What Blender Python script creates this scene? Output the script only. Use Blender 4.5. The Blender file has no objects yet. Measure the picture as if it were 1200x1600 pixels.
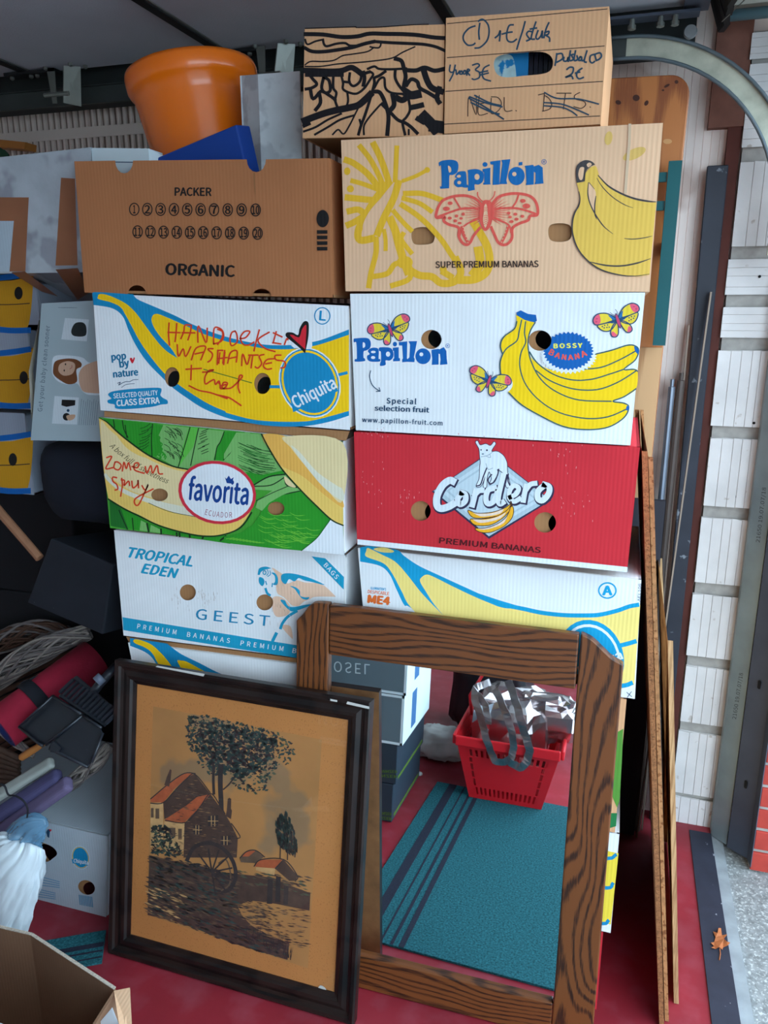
import bpy, bmesh, math, random
from math import sin, cos, tan, radians, pi, sqrt, atan2
from mathutils import Vector, Matrix
from mathutils.geometry import delaunay_2d_cdt, tessellate_polygon

SC = bpy.context.scene
COL = SC.collection
# ------------------------------------------------------------------ camera
FPX = 1210.0
YAW, PITCH = radians(-17.0), radians(-14.7)
CAM = Vector((0.0, -1.4, 1.48))
FW = Vector((sin(YAW)*cos(PITCH), cos(YAW)*cos(PITCH), sin(PITCH)))
RT = Vector((cos(YAW), -sin(YAW), 0.0))
UP = RT.cross(FW)
cd = bpy.data.cameras.new('camera')
cd.sensor_fit = 'VERTICAL'; cd.sensor_height = 36.0; cd.sensor_width = 27.0
cd.lens = FPX/1600.0*36.0
cd.clip_start = 0.02; cd.clip_end = 200
cam = bpy.data.objects.new('camera', cd); COL.objects.link(cam)
mw = Matrix((RT, UP, -FW)).transposed().to_4x4(); mw.translation = CAM
cam.matrix_world = mw
SC.camera = cam
# ------------------------------------------------------------------ world: overcast daylight, light
W = bpy.data.worlds.new('overcast_sky'); SC.world = W; W.use_nodes = True
wn = W.node_tree; bg = wn.nodes['Background']
bg.inputs['Color'].default_value = (0.64, 0.84, 1.0, 1); bg.inputs['Strength'].default_value = 1.0
SC.view_settings.view_transform = 'Standard'; SC.view_settings.look = 'None'
SC.view_settings.gamma = 1.0; SC.view_settings.use_curve_mapping = False
SC.view_settings.exposure = 2.58
SC.cycles.max_bounces = 12; SC.cycles.diffuse_bounces = 6; SC.cycles.glossy_bounces = 6
SC.cycles.transparent_max_bounces = 12
SC.cycles.use_denoising = True
try: SC.cycles.denoiser = 'OPENIMAGEDENOISE'
except Exception: pass
SC.cycles.sample_clamp_indirect = 8.0

# ------------------------------------------------------------------ photograph measurements -> places in the room
def ray(px, py): return FW + RT*((px-600.0)/FPX) - UP*((py-800.0)/FPX)
def ony(px, py, y): d = ray(px, py); return CAM + d*((y-CAM.y)/d.y)
def onz(px, py, z=0.0): d = ray(px, py); return CAM + d*((z-CAM.z)/d.z)
def onx(px, py, x): d = ray(px, py); return CAM + d*((x-CAM.x)/d.x)
def onpl(px, py, p, n): d = ray(px, py); return CAM + d*((p-CAM).dot(n)/d.dot(n))
class K:                                   # a zoomed crop of the photograph: origin and scale
    def __init__(s, x, y, k): s.x, s.y, s.k = x, y, k
    def __call__(s, p): return (s.x+p[0]*s.k, s.y+p[1]*s.k)
K0 = K(0,0,1); K1=K(0,0,.5); K2=K(460,0,.41667); K3=K(900,0,.25); K4=K(520,180,.45); K5=K(100,220,.38333)
K6=K(130,440,.35833); K7=K(540,440,.4); K8=K(150,640,.341667); K9=K(540,660,.391667); K10=K(170,820,.325)
K11=K(550,840,.38333); K12=K(0,430,.35651); K13=K(0,950,.3125); K14=K(0,1200,.25); K15=K(160,1020,.366667)
K16=K(440,920,.466667); K17=K(500,1010,.35); K18=K(900,560,.275); K19=K(900,960,.4); K20=K(1000,200,.26247); K21=K(0,0,.4)

# ------------------------------------------------------------------ objects
ORG = {}
def tag(o, label=None, cat=None, group=None, kind=None):
    if label: o['label'] = label
    if cat: o['category'] = cat
    if group: o['group'] = group
    if kind: o['kind'] = kind
    return o
def thing(name, loc, label, cat, group=None):
    o = bpy.data.objects.new(name, None); COL.objects.link(o)
    o.empty_display_size = .05; o.location = loc; ORG[o] = Vector(loc)
    return tag(o, label, cat, group)
def obj(name, verts, faces, mats, parent=None, smooth=False, midx=None, label=None, org=None):
    o0 = ORG[parent] if parent is not None else (Vector(org) if org is not None else Vector((0,0,0)))
    me = bpy.data.meshes.new(name)
    me.from_pydata([(v[0]-o0.x, v[1]-o0.y, v[2]-o0.z) for v in verts], [], faces)
    for m in (mats if isinstance(mats, (list, tuple)) else [mats]): me.materials.append(m)
    if midx: me.polygons.foreach_set('material_index', midx)
    if smooth: me.polygons.foreach_set('use_smooth', [True]*len(me.polygons))
    me.update()
    o = bpy.data.objects.new(name, me); COL.objects.link(o)
    ORG[o] = o0
    if parent is not None: o.parent = parent
    else: o.location = o0
    if label: o['label'] = label
    return o
class MB:                                  # collects primitive shapes for ONE mesh
    def __init__(s): s.v = []; s.f = []; s.m = []
    def add(s, vs, fs, mi=0):
        n = len(s.v); s.v += [Vector(v) for v in vs]; s.f += [tuple(i+n for i in f) for f in fs]; s.m += [mi]*len(fs); return s
    def slab(s, q, off, mi=0):             # quad and its thickness vector
        q = [Vector(p) for p in q]; off = Vector(off)
        return s.add(q+[p+off for p in q], [(0,1,2,3),(7,6,5,4),(0,4,5,1),(1,5,6,2),(2,6,7,3),(3,7,4,0)], mi)
    def box(s, lo, hi, mi=0):
        x0,y0,z0 = lo; x1,y1,z1 = hi
        return s.slab([(x0,y0,z0),(x1,y0,z0),(x1,y0,z1),(x0,y0,z1)], (0,y1-y0,0), mi)
    def bar(s, a, b, w, h, up=(0,0,1), mi=0):
        a, b = Vector(a), Vector(b); d = (b-a).normalized(); u = Vector(up); sd = d.cross(u).normalized(); u = sd.cross(d).normalized()
        q = [a-sd*w/2-u*h/2, a+sd*w/2-u*h/2, a+sd*w/2+u*h/2, a-sd*w/2+u*h/2]
        return s.slab(q, b-a, mi)
    def tube(s, pts, r, n=8, mi=0, closed=False):
        pts = [Vector(p) for p in pts]; k = len(pts)
        rs = r if isinstance(r, (list, tuple)) else [r]*k
        t0 = (pts[1]-pts[0]).normalized(); u = t0.orthogonal().normalized(); base = len(s.v); rings = []
        for i, p in enumerate(pts):
            if closed: t = (pts[(i+1) % k]-pts[i-1]).normalized()
            else: t = (pts[min(i+1,k-1)]-pts[max(i-1,0)]).normalized()
            u = (u - t*u.dot(t)); u = u.normalized() if u.length > 1e-9 else t.orthogonal().normalized(); w = t.cross(u)
            rings.append([p+(u*cos(2*pi*j/n)+w*sin(2*pi*j/n))*rs[i] for j in range(n)])
        vs = [v for rg in rings for v in rg]; fs = []
        for i in range(k if closed else k-1):
            a, b = i*n, ((i+1) % k)*n
            fs += [(a+j, a+(j+1) % n, b+(j+1) % n, b+j) for j in range(n)]
        if not closed: fs += [tuple(range(n-1,-1,-1)), tuple(range((k-1)*n, k*n))]
        return s.add(vs, fs, mi)
    def lathe(s, prof, n=32, axis=None, mi=0, cap=False):   # prof [(r,h)]; axis: matrix
        A = axis or Matrix.Identity(4); vs = []; fs = []
        for r, h in prof: vs += [A @ Vector((r*cos(2*pi*j/n), r*sin(2*pi*j/n), h)) for j in range(n)]
        for i in range(len(prof)-1):
            fs += [(i*n+j, i*n+(j+1) % n, (i+1)*n+(j+1) % n, (i+1)*n+j) for j in range(n)]
        if cap: fs += [tuple(range(n-1,-1,-1)), tuple(range((len(prof)-1)*n, len(prof)*n))]
        return s.add(vs, fs, mi)
    def build(s, name, mats, parent=None, smooth=False, label=None, org=None):
        return obj(name, s.v, s.f, mats, parent, smooth, s.m, label, org)
def bevel(o, w, seg=2):
    m = o.modifiers.new('bevel', 'BEVEL'); m.width = w; m.segments = seg; m.limit_method = 'ANGLE'; m.angle_limit = radians(40)
    return o
def crom(pts, n=6, closed=True):           # smooth curve; a repeated point makes a corner
    k = len(pts); out = []
    rng = range(k) if closed else range(k-1)
    for i in rng:
        g = (lambda j: pts[j % k]) if closed else (lambda j: pts[min(max(j,0),k-1)])
        p0,p1,p2,p3 = g(i-1),g(i),g(i+1),g(i+2)
        if abs(p1[0]-p2[0])+abs(p1[1]-p2[1]) < 1e-9: continue
        for j in range(n):
            t = j/n
            out.append(tuple(.5*((2*p1[c])+(-p0[c]+p2[c])*t+(2*p0[c]-5*p1[c]+4*p2[c]-p3[c])*t*t+(-p0[c]+3*p1[c]-3*p2[c]+p3[c])*t**3) for c in range(len(p1))))
    if not closed: out.append(tuple(pts[-1]))
    return out
def ell(cx, cy, rx, ry=None, n=28, rot=0):
    ry = rx if ry is None else ry; c, s = cos(radians(rot)), sin(radians(rot))
    return [(cx+rx*cos(a)*c-ry*sin(a)*s, cy+rx*cos(a)*s+ry*sin(a)*c) for a in [2*pi*i/n for i in range(n)]]
def area2(p): return sum(p[i-1][0]*p[i][1]-p[i][0]*p[i-1][1] for i in range(len(p)))
def inside(p, poly):
    x, y = p; r = False
    for i in range(len(poly)):
        (x0,y0),(x1,y1) = poly[i-1], poly[i]
        if (y0 > y) != (y1 > y) and x < (x1-x0)*(y-y0)/(y1-y0)+x0: r = not r
    return r
def tri2d(poly, holes=()):                 # triangles of a 2D polygon minus holes
    loops = [list(poly)]+[list(h) for h in holes]
    vs = []; fs = []
    for lp in loops:
        if area2(lp) < 0: lp = lp[::-1]
        fs.append(list(range(len(vs), len(vs)+len(lp)))); vs += [Vector(p) for p in lp]
    r = delaunay_2d_cdt(vs, [], fs, 0, 1e-5)
    out = []
    for f, of in zip(r[2], r[5]):
        if 0 in of and not any(q in of for q in range(1, len(loops))): out.append(tuple(f))
    return [(v[0], v[1]) for v in r[0]], out
# ------------------------------------------------------------------ materials (all procedural)
def lin(c): c = c/255.0; return c/12.92 if c <= .04045 else ((c+.055)/1.055)**2.4
MATS = {}
def M(name, rgb, rough=.75, var=.06, vs=6.0, flute=0.0, bump=0.0, bs=60.0, metal=0.0, spec=.35, grain=None, speck=None, coat=0.0):
    if name in MATS: return MATS[name]
    m = bpy.data.materials.new(name); m.use_nodes = True; MATS[name] = m
    nt = m.node_tree; N = nt.nodes; L = nt.links; b = N['Principled BSDF']
    col = [lin(c) for c in rgb]
    b.inputs['Roughness'].default_value = rough; b.inputs['Metallic'].default_value = metal
    b.inputs['Specular IOR Level'].default_value = spec
    if coat: b.inputs['Coat Weight'].default_value = coat; b.inputs['Coat Roughness'].default_value = .12
    tc = N.new('ShaderNodeTexCoord'); co = tc.outputs['Object']
    no = N.new('ShaderNodeTexNoise'); no.inputs['Scale'].default_value = vs; no.inputs['Detail'].default_value = 6; L.new(co, no.inputs['Vector'])
    rmp = N.new('ShaderNodeMapRange'); rmp.inputs['From Min'].default_value = .3; rmp.inputs['From Max'].default_value = .7
    rmp.inputs['To Min'].default_value = 1-var; rmp.inputs['To Max'].default_value = 1+var; L.new(no.outputs['Fac'], rmp.inputs['Value'])
    fac = rmp.outputs['Result']; hgt = None
    if flute:
        sx = N.new('ShaderNodeSeparateXYZ'); L.new(co, sx.inputs[0])
        mu = N.new('ShaderNodeMath'); mu.operation = 'MULTIPLY'; mu.inputs[1].default_value = 2*pi/.0072; L.new(sx.outputs['X'], mu.inputs[0])
        si = N.new('ShaderNodeMath'); si.operation = 'SINE'; L.new(mu.outputs[0], si.inputs[0])
        n2 = N.new('ShaderNodeTexNoise'); n2.inputs['Scale'].default_value = 14; L.new(co, n2.inputs['Vector'])
        mm = N.new('ShaderNodeMath'); mm.operation = 'MULTIPLY'; L.new(si.outputs[0], mm.inputs[0]); L.new(n2.outputs['Fac'], mm.inputs[1])
        ma = N.new('ShaderNodeMath'); ma.operation = 'MULTIPLY_ADD'; ma.inputs[1].default_value = flute; L.new(mm.outputs[0], ma.inputs[0]); L.new(fac, ma.inputs[2]); fac = ma.outputs[0]
        hgt = mm.outputs[0]
    if grain:                              # (stretch vector, scale, dark rgb, contrast lo, hi, distortion)
        st, gs, drgb, lo, hi, dist = grain
        mp = N.new('ShaderNodeMapping'); mp.inputs['Scale'].default_value = st; L.new(co, mp.inputs['Vector'])
        gn = N.new('ShaderNodeTexNoise'); gn.inputs['Scale'].default_value = gs; gn.inputs['Detail'].default_value = 8; gn.inputs['Distortion'].default_value = dist; gn.inputs['Roughness'].default_value = .65
        L.new(mp.outputs[0], gn.inputs['Vector'])
        cr = N.new('ShaderNodeValToRGB'); cr.color_ramp.elements[0].position = lo; cr.color_ramp.elements[1].position = hi
        cr.color_ramp.elements[0].color = [lin(c) for c in drgb]+[1]; cr.color_ramp.elements[1].color = col+[1]
        L.new(gn.outputs['Fac'], cr.inputs['Fac']); base = cr.outputs['Color']; hgt = gn.outputs['Fac']
    else:
        rg = N.new('ShaderNodeRGB'); rg.outputs[0].default_value = col+[1]; base = rg.outputs[0]
    if speck:                              # (scale, rgb, threshold)
        vo = N.new('ShaderNodeTexNoise'); vo.inputs['Scale'].default_value = speck[0]; vo.inputs['Detail'].default_value = 3; L.new(co, vo.inputs['Vector'])
        r2 = N.new('ShaderNodeMapRange'); r2.inputs['From Min'].default_value = speck[2]; r2.inputs['From Max'].default_value = speck[2]+(speck[3] if len(speck) > 3 else .05); L.new(vo.outputs['Fac'], r2.inputs['Value'])
        mx2 = N.new('ShaderNodeMix'); mx2.data_type = 'RGBA'; L.new(r2.outputs['Result'], mx2.inputs['Factor']); L.new(base, mx2.inputs['A']); mx2.inputs['B'].default_value = [lin(c) for c in speck[1]]+[1]; base = mx2.outputs['Result']
    sc = N.new('ShaderNodeVectorMath'); sc.operation = 'SCALE'; L.new(base, sc.inputs[0]); L.new(fac, sc.inputs['Scale'])
    L.new(sc.outputs[0], b.inputs['Base Color'])
    if bump or (flute and hgt) :
        bp = N.new('ShaderNodeBump'); bp.inputs['Distance'].default_value = .002
        if bump:
            n3 = N.new('ShaderNodeTexNoise'); n3.inputs['Scale'].default_value = bs; n3.inputs['Detail'].default_value = 5; L.new(co, n3.inputs['Vector'])
            L.new(n3.outputs['Fac'], bp.inputs['Height']); bp.inputs['Strength'].default_value = bump
            L.new(bp.outputs[0], b.inputs['Normal'])
        if flute:
            b2 = N.new('ShaderNodeBump'); b2.inputs['Distance'].default_value = .001; b2.inputs['Strength'].default_value = .14; L.new(hgt, b2.inputs['Height'])
            if bump: L.new(bp.outputs[0], b2.inputs['Normal'])
            L.new(b2.outputs[0], b.inputs['Normal'])
    return m
def card(name, rgb, fl=.045, var=.05): return M(name, rgb, .8, var, 7, flute=fl, bump=.12, bs=9, spec=.2)
def ink(name, rgb): return M('ink_'+name, rgb, .7, .05, 9, flute=.03, spec=.25)
kraft = card('kraft_cardboard', (224,170,126)); kraft_d = card('kraft_inside', (170,124,84)); kraft_o = card('kraft_organic', (176,114,74), .035)
kraft_p = card('kraft_pale', (236,190,152), .05)
white_c = card('white_cardboard', (236,238,240), .03); red_c = card('red_cardboard', (206,48,58), .04)
edge_c = M('cardboard_edge', (188,158,124), .9, .15, 60)
blue_i = ink('blue', (20,140,190)); yel_i = ink('yellow', (255,204,20)); royal_i = ink('royal_blue', (16,98,176)); navy_i = ink('navy', (20,72,120))
dkblue_i = ink('dark_blue', (30,70,100)); black_i = ink('black', (28,26,26)); brown_i = ink('dark_brown', (62,46,40)); redm_i = ink('red_marker', (222,62,30)); coral_i = ink('coral', (232,92,80))
white_i = ink('white', (232,236,240)); redink_i = ink('red', (214,40,54)); must_i = ink('mustard', (236,182,46)); kyel_i = ink('banana_on_kraft', (234,190,86))
marker_i = ink('blue_marker', (44,72,92)); maroon_i = ink('maroon', (84,20,26)); charcoal_i = ink('charcoal', (72,66,66))
# ------------------------------------------------------------------ the setting
red_floor = M('red_floor_paint', (140,36,48), .5, .16, 5, bump=.15, bs=60, spec=.4, speck=(14,(156,72,84),.48,.5))
concrete = M('concrete', (136,138,138), .95, .30, 60, bump=1.0, bs=120, spec=.2, speck=(150,(176,178,176),.56))
cement = M('cement_sill', (146,152,156), .9, .15, 20, bump=.5, bs=60)
rubber_strip = M('rubber_strip', (44,46,60), .7, .15, 20, bump=.2, bs=80, speck=(60,(150,150,160),.70))
X_IN, X_STRIP, X_SILL = .283, .342, .372
def structure(name, mb, mat, smooth=False, label=None):
    o = mb.build(name, mat, smooth=smooth); o['kind'] = 'structure'
    if label: o['label'] = label
    return o
structure('floor', MB().box((-3.6,-3.5,-.1),(X_STRIP,.95,0)), red_floor, label='red painted concrete garage floor')
structure('ground', MB().box((X_SILL+.0,-9,-.14),(12,6,-.015)), concrete, label='rough grey aggregate concrete outside the threshold')
structure('sill', MB().box((X_STRIP,-3.5,-.1),(X_SILL+.0,.95,-.004)), cement)
strip = structure('trim_1', MB().box((X_IN,-3.1,0),(X_STRIP,.735,.004)), rubber_strip, label='black rubber threshold strip on the red floor')
# ribbed cladding on the far wall: one folded sheet
clad = M('pink_grey_cladding', (230,212,200), .7, .08, 2.5); clad_g = M('shaded_groove', (150,130,118), .8, .1, 4)  # grooves coloured darker than the ridges: relief shade painted in
prof = []; x = -3.6
while x < -.45: prof += [(x,0),(x+.006,0),(x+.009,.009),(x+.018,.009),(x+.021,0)]; x += .022
prof.append((-.40,0)); prof2 = [(-.40,0)]; x = -.39
while x < .22: prof2 += [(x,0),(x+.0008,.0016),(x+.0016,0)]; x += .019
prof2.append((.30,0))
for nm, pr_, mt_, lb_ in (('wall_back', prof, clad, 'pinkish grey ribbed wall cladding'), ('wall_back_boarding', prof2, M('pink_white_boarding', (242,222,212), .55, .07, 2.5, speck=(4,(206,180,168),.55)), 'smooth pinkish white wall boarding with fine joints')):
    vs = []
    for px_, dy in pr_: vs += [(px_, .80+dy, 0), (px_, .80+dy, 2.6)]
    mbw = MB()
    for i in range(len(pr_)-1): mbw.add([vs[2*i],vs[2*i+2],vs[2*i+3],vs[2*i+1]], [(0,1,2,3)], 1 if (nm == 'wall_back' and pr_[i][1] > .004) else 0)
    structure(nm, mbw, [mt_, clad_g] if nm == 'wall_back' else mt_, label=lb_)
structure('trim_4', MB().box((-3.6,.797,1.985),(-.42,.7995,2.015)), clad, label='flat cover strip across the ribbed cladding')
structure('trim_3', MB().box((-3.6,.715,2.062),(.10,.80,2.36)), M('dark_steel_angle', (38,42,42), .6, .2, 10), label='dark steel carrier running along the wall above the roller rail')
structure('wall_back_core', MB().box((-3.6,.81,0),(.8,.95,2.6)), M('masonry', (150,140,132), .95))
plaster = M('plaster', (214,212,206), .9, .1, 3)
structure('wall_left', MB().box((-3.7,-3.5,0),(-3.6,.95,2.6)), plaster)
structure('wall_front', MB().box((-3.7,-3.6,0),(.8,-3.5,2.6)), plaster)
structure('ceiling', MB().box((-3.7,-3.6,2.6),(.8,.95,2.7)), plaster)
structure('wall_right', MB().box((.40,-3.6,2.16),(.54,.95,2.6)), M('lintel_concrete', (150,146,140), .9, .15, 8))
structure('wall_right_pier', MB().box((.40,-3.6,0),(.8,-3.15,2.10)), plaster)
# ------------------------------------------------------------------ cartons and what is printed on them
class Face:                                # the front of a carton: a plane, hand holes, print layers
    def __init__(s, panel, plane, holes): s.panel, s.plane, s.holes, s.n = panel, plane, holes, 0
    def at(s, px, py, off=0.0):
        p, n = s.plane; return onpl(px, py, p+n*off, n)
class Print:                               # flat print lying on a face; one mesh, several inks
    def __init__(s, face, k=K0): s.fc, s.k = face, k; s.v=[]; s.f=[]; s.m=[]; s.mats=[]
    def _mi(s, m):
        if m not in s.mats: s.mats.append(m)
        return s.mats.index(m)
    def _add(s, pts, tris, mat):
        s.fc.n += 1; off = .0002+.000012*s.fc.n; b = len(s.v); mi = s._mi(mat)
        s.v += [s.fc.at(p[0], p[1], off) for p in pts]
        s.f += [tuple(i+b for i in t) for t in tris]; s.m += [mi]*len(tris)
    def fill(s, pts, mat, smooth=True, n=6, k=None):
        k = k or s.k; pts = [k(p) for p in pts]
        if smooth: pts = crom(pts, n)
        hs = [h for h in s.fc.holes if any(inside(p, pts) for p in h) or any(inside(p, h) for p in pts)]
        try: v, t = tri2d(pts, hs)
        except Exception: return s
        s._add(v, t, mat); return s
    def ellipse(s, cx, cy, rx, ry, mat, rot=0, n=30, k=None): return s.fill(ell(cx,cy,rx,ry,n,rot), mat, False, k=k)
    def stroke(s, pts, w, mat, smooth=True, n=5, k=None, taper=None, closed=False):   # w in the crop's pixels
        k = k or s.k; P = [k(p) for p in pts]; w = w*k.k
        if smooth and len(P) > 2: P = crom(P, n, closed)
        if closed: P = P+[P[0]]
        P = [p for i, p in enumerate(P) if i == 0 or abs(p[0]-P[i-1][0])+abs(p[1]-P[i-1][1]) > 1e-4]
        if len(P) < 2: return s
        v = []; t = []; m = len(P)
        for i, p in enumerate(P):
            a, b = P[max(i-1,0)], P[min(i+1,m-1)]
            if closed and i in (0, m-1): a, b = P[m-2], P[1]
            dx, dy = b[0]-a[0], b[1]-a[1]; l = sqrt(dx*dx+dy*dy) or 1
            ww = w/2
            if taper:
                u = i/(m-1); ww *= (taper[0]+(1-taper[0])*min(1,u*4)) if u < .5 else (taper[1]+(1-taper[1])*min(1,(1-u)*4))
            if not taper and not closed and i == 0: p = (p[0]-dx/l*ww*.7, p[1]-dy/l*ww*.7)
            if not taper and not closed and i == m-1: p = (p[0]+dx/l*ww*.7, p[1]+dy/l*ww*.7)
            v += [(p[0]-dy/l*ww, p[1]+dx/l*ww), (p[0]+dy/l*ww, p[1]-dx/l*ww)]
        for i in range(m-1):
            c = ((v[2*i][0]+v[2*i+3][0])/2, (v[2*i][1]+v[2*i+3][1])/2)
            if any(inside(c, h) for h in s.fc.holes): continue
            t += [(2*i,2*i+1,2*i+3,2*i+2)]
        s._add(v, t, mat); return s
    def strokes(s, lst, w, mat, **kw):
        for q in lst: s.stroke(q, w, mat, **kw)
        return s
    def text(s, body, p0, p1, h, mat, bold=0.0, shear=0.0, arc=0.0, k=None, lean=None, space=1.0, cap=None):
        # p0,p1: baseline ends; h: capital height; arc: bow of the baseline (crop pixels)
        k = k or s.k; v2, f2 = glyphs(body, 0, shear, space)
        if not v2: return s
        x0 = min(v[0] for v in v2); x1 = max(v[0] for v in v2); ch = CAPH
        a, b = k(p0), k(p1); dx, dy = b[0]-a[0], b[1]-a[1]; l = sqrt(dx*dx+dy*dy); hh = h*k.k
        ux, uy = (dy/l, -dx/l) if lean is None else lean
        for bx, by in (((-bold,0),(bold,0),(0,bold*.7),(0,-bold*.7)) if bold else ((0,0),)):
          out = []
          for x, y in ((x_+bx*ch*2.1, y_+by*ch*2.1) for x_, y_ in v2):
              u = (x-x0)/(x1-x0); q = y/ch*hh; bow = arc*k.k*4*u*(1-u)
              sl = arc*k.k*4*(1-2*u)/l
              out.append((a[0]+dx*u+ux*(q+bow)-(dx/l)*sl*q, a[1]+dy*u+uy*(q+bow)-(dy/l)*sl*q))
          f3 = [f for f in f2 if not any(inside(out[f[0]], hh_) for hh_ in s.fc.holes)] if s.fc.holes else f2
          s._add(out, f3, mat)
        return s
    def build(s, name, label=None):
        if not s.f: return None
        return obj(name, s.v, s.f, s.mats, s.fc.panel, False, s.m, label)
_gl = {}
SANS = None
try:                                       # the sans-serif that ships with Blender; its built-in font otherwise
    import os
    _fp = os.path.join(bpy.utils.system_resource('DATAFILES'), 'fonts', 'Noto Sans CJK Regular.woff2')
    if os.path.exists(_fp): SANS = bpy.data.fonts.load(_fp)
except Exception: SANS = None
def glyphs(body, bold, shear, space):
    key = (body, bold, shear, space)
    if key in _gl: return _gl[key]
    cu = bpy.data.curves.new('t', 'FONT'); cu.body = body
    if SANS: cu.font = SANS
    cu.size = 1; cu.shear = shear; cu.resolution_u = 3; cu.space_character = space
    o = bpy.data.objects.new('t', cu); COL.objects.link(o)
    dg = bpy.context.evaluated_depsgraph_get(); me = o.evaluated_get(dg).to_mesh()
    r = ([(v.co.x, v.co.y) for v in me.vertices], [tuple(p.vertices) for p in me.polygons])
    o.evaluated_get(dg).to_mesh_clear(); bpy.data.objects.remove(o); bpy.data.curves.remove(cu)
    _gl[key] = r; return r
CAPH = max(v[1] for v in glyphs('H', 0, 0, 1)[0])
def panel_mesh(face_at, outline, holes, t, mats):   # a board with holes, thickness t along inward normal; 0 outside, 1 edge/inside
    v2, tr = tri2d(outline, holes); mb = MB(); n = len(v2)
    mb.add([face_at(p[0],p[1],0) for p in v2], tr, 0)
    mb.add([face_at(p[0],p[1],-t) for p in v2], [f[::-1] for f in tr], 1)
    for lp in [outline]+list(holes):
        m = len(lp); mb.add([face_at(p[0],p[1],0) for p in lp]+[face_at(p[0],p[1],-t) for p in lp], [(i,(i+1) % m,m+(i+1) % m,m+i) for i in range(m)], 2)
    return mb
WT = .005
def carton(name, label, quad, y, depth, mat, holes=(), outline=None, inner=True, inner_mat=None, inner_shift=(6,0), inner_drop=.006, group='stacked fruit cartons',
           top=True, side_mat=None, lean=0.0, inner_holes=True, zfloor=None):
    inner_mat = inner_mat or kraft_d; side_mat = side_mat or mat
    n = Vector((0,-cos(lean),sin(lean))); p0 = ony(quad[3][0], quad[3][1], y); pl = (p0, n)
    q = [onpl(a, b, p0, n) for a, b in quad]           # TL TR BR BL
    base = Vector(((q[2].x+q[3].x)/2, y+depth/2, min(q[2].z,q[3].z)))
    T = thing(name, base, label, 'box', group)
    fc = Face(None, pl, [list(h) for h in holes])
    o = panel_mesh(fc.at, outline or quad, fc.holes, WT, None).build('front_panel', [mat, kraft_d, edge_c], T); fc.panel = o
    D = Vector((0,depth,0)); i = Vector((0,WT,0)); A,B,C_,E_ = q
    wx = (B-A).normalized()*WT
    MB().slab([A+i, E_+i, E_+D, A+D], wx).build('side_panel', side_mat, T)
    MB().slab([B+i, B+D, C_+D, C_+i], -wx).build('side_panel', side_mat, T)
    MB().slab([A+D, E_+D, C_+D, B+D], (0,-WT,0)).build('back_panel', side_mat, T)
    dn = (E_-A).normalized()*WT
    MB().slab([E_+i, E_+D, C_+D, C_+i], -dn).build('bottom_panel', kraft_d, T)
    if top: MB().slab([A+i, B+i, B+D, A+D], dn).build('lid_top', side_mat, T)
    if inner:                                          # the tray inside the lid: seen through the hand holes and under the rim
        s = [(a, b) for a, b in quad]; up = (E_-A).normalized()
        P2 = (p0-n*(WT+.003), n); f2 = Face(None, P2, [])
        cx = sum(a for a,b in s)/4; cy = sum(b for a,b in s)/4
        s2 = [(cx+(a-cx)*.985, cy+(b-cy)*.96) for a,b in s]
        ih = [[(a+inner_shift[0], b+inner_shift[1]) for a,b in h] for h in holes] if inner_holes else []
        ti = panel_mesh(f2.at, s2, ih, .004, None).build('inner_tray', [inner_mat, inner_mat, edge_c], T)
    T['_q'] = 1; del T['_q']
    return T, fc, q
def PR(face, k=K0): return Print(face, k)
# ---- right stack, from the top down
cdT, cdF, _ = carton('cardboard_box', 'small kraft box with marker prices and slotted handle, on top of the right stack', [(697,28),(952,10),(938,194),(694,209)], .03, .30, kraft,
    holes=[crom([K2(p) for p in [(748,245),(756,217),(790,203),(850,198),(920,194),(955,205),(970,230),(962,262),(930,277),(860,284),(795,290),(760,278)]],3)], inner=False, group='kraft boxes on top of the stacks', top=True)
wvT, wvF, _ = carton('cardboard_box', 'small kraft box printed with black brushed line drawing, beside the price-marked box', [(476,45),(695,38),(691,212),(473,216)], .035, .33, kraft,
    inner=False, group='kraft boxes on top of the stacks')
bpT, bpF, _ = carton('fruit_carton', 'large kraft carton with pink butterfly and yellow bananas, topmost of the right stack of cartons', [(533,219),(1036,192),(1015,456),(540,455)], 0, .40, kraft_p,
    holes=[crom([K4(p) for p in [(280,396),(312,388),(345,396),(354,420),(345,444),(312,450),(282,446),(273,420)]],4), crom([K4(p) for p in [(755,382),(790,375),(822,382),(830,405),(822,432),(790,440),(757,434),(748,408)]],4)], inner_holes=False)
wpT, wpF, _ = carton('fruit_carton', 'white carton with small butterflies and a bunch of bananas in a zigzag blue badge', [(547,459),(1008,457),(985,696),(556,672)], 0, .40, white_c,
    holes=[ell(*K7((335,226)),16,15), ell(*K7((759,230)),18,16)], inner_shift=(11,-2))
coT, coF, _ = carton('fruit_carton', 'red carton with white lamb and silver diamond emblem', [(553,675),(1000,699),(980,893),(558,850)], 0, .40, red_c,
    holes=[ell(*K9((300,353)),15.5,15.5), ell(*K9((796,399)),17,16)], inner_shift=(22,2))
def w2p(P): d = Vector(P)-CAM; z = d.dot(FW); return (600+FPX*d.dot(RT)/z, 800-FPX*d.dot(UP)/z)
def wq(x0, x1, z1, z0, y): return [w2p((x0,y,z1)), w2p((x1,y,z1)), w2p((x1,y,z0)), w2p((x0,y,z0))]
YL = .035; zmi = ony(1002,906,YL); zmb = ony(992,1093,YL); zgb = ony(962,1301,YL); zyb = ony(955,1458,YL)
miT, miF, _ = carton('fruit_carton', 'white and yellow carton marked with a circled A, behind the top of the mirror', [(559,856),(1002,906),(992,1092),w2p((-.475,YL,zmb.z+.001))], YL, .38, white_c)
grT, grF, _ = carton('fruit_carton', 'kraft and green carton half hidden behind the right edge of the mirror', wq(-.475,.052,zmb.z-.002,zgb.z,YL), YL, .38, kraft)
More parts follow.
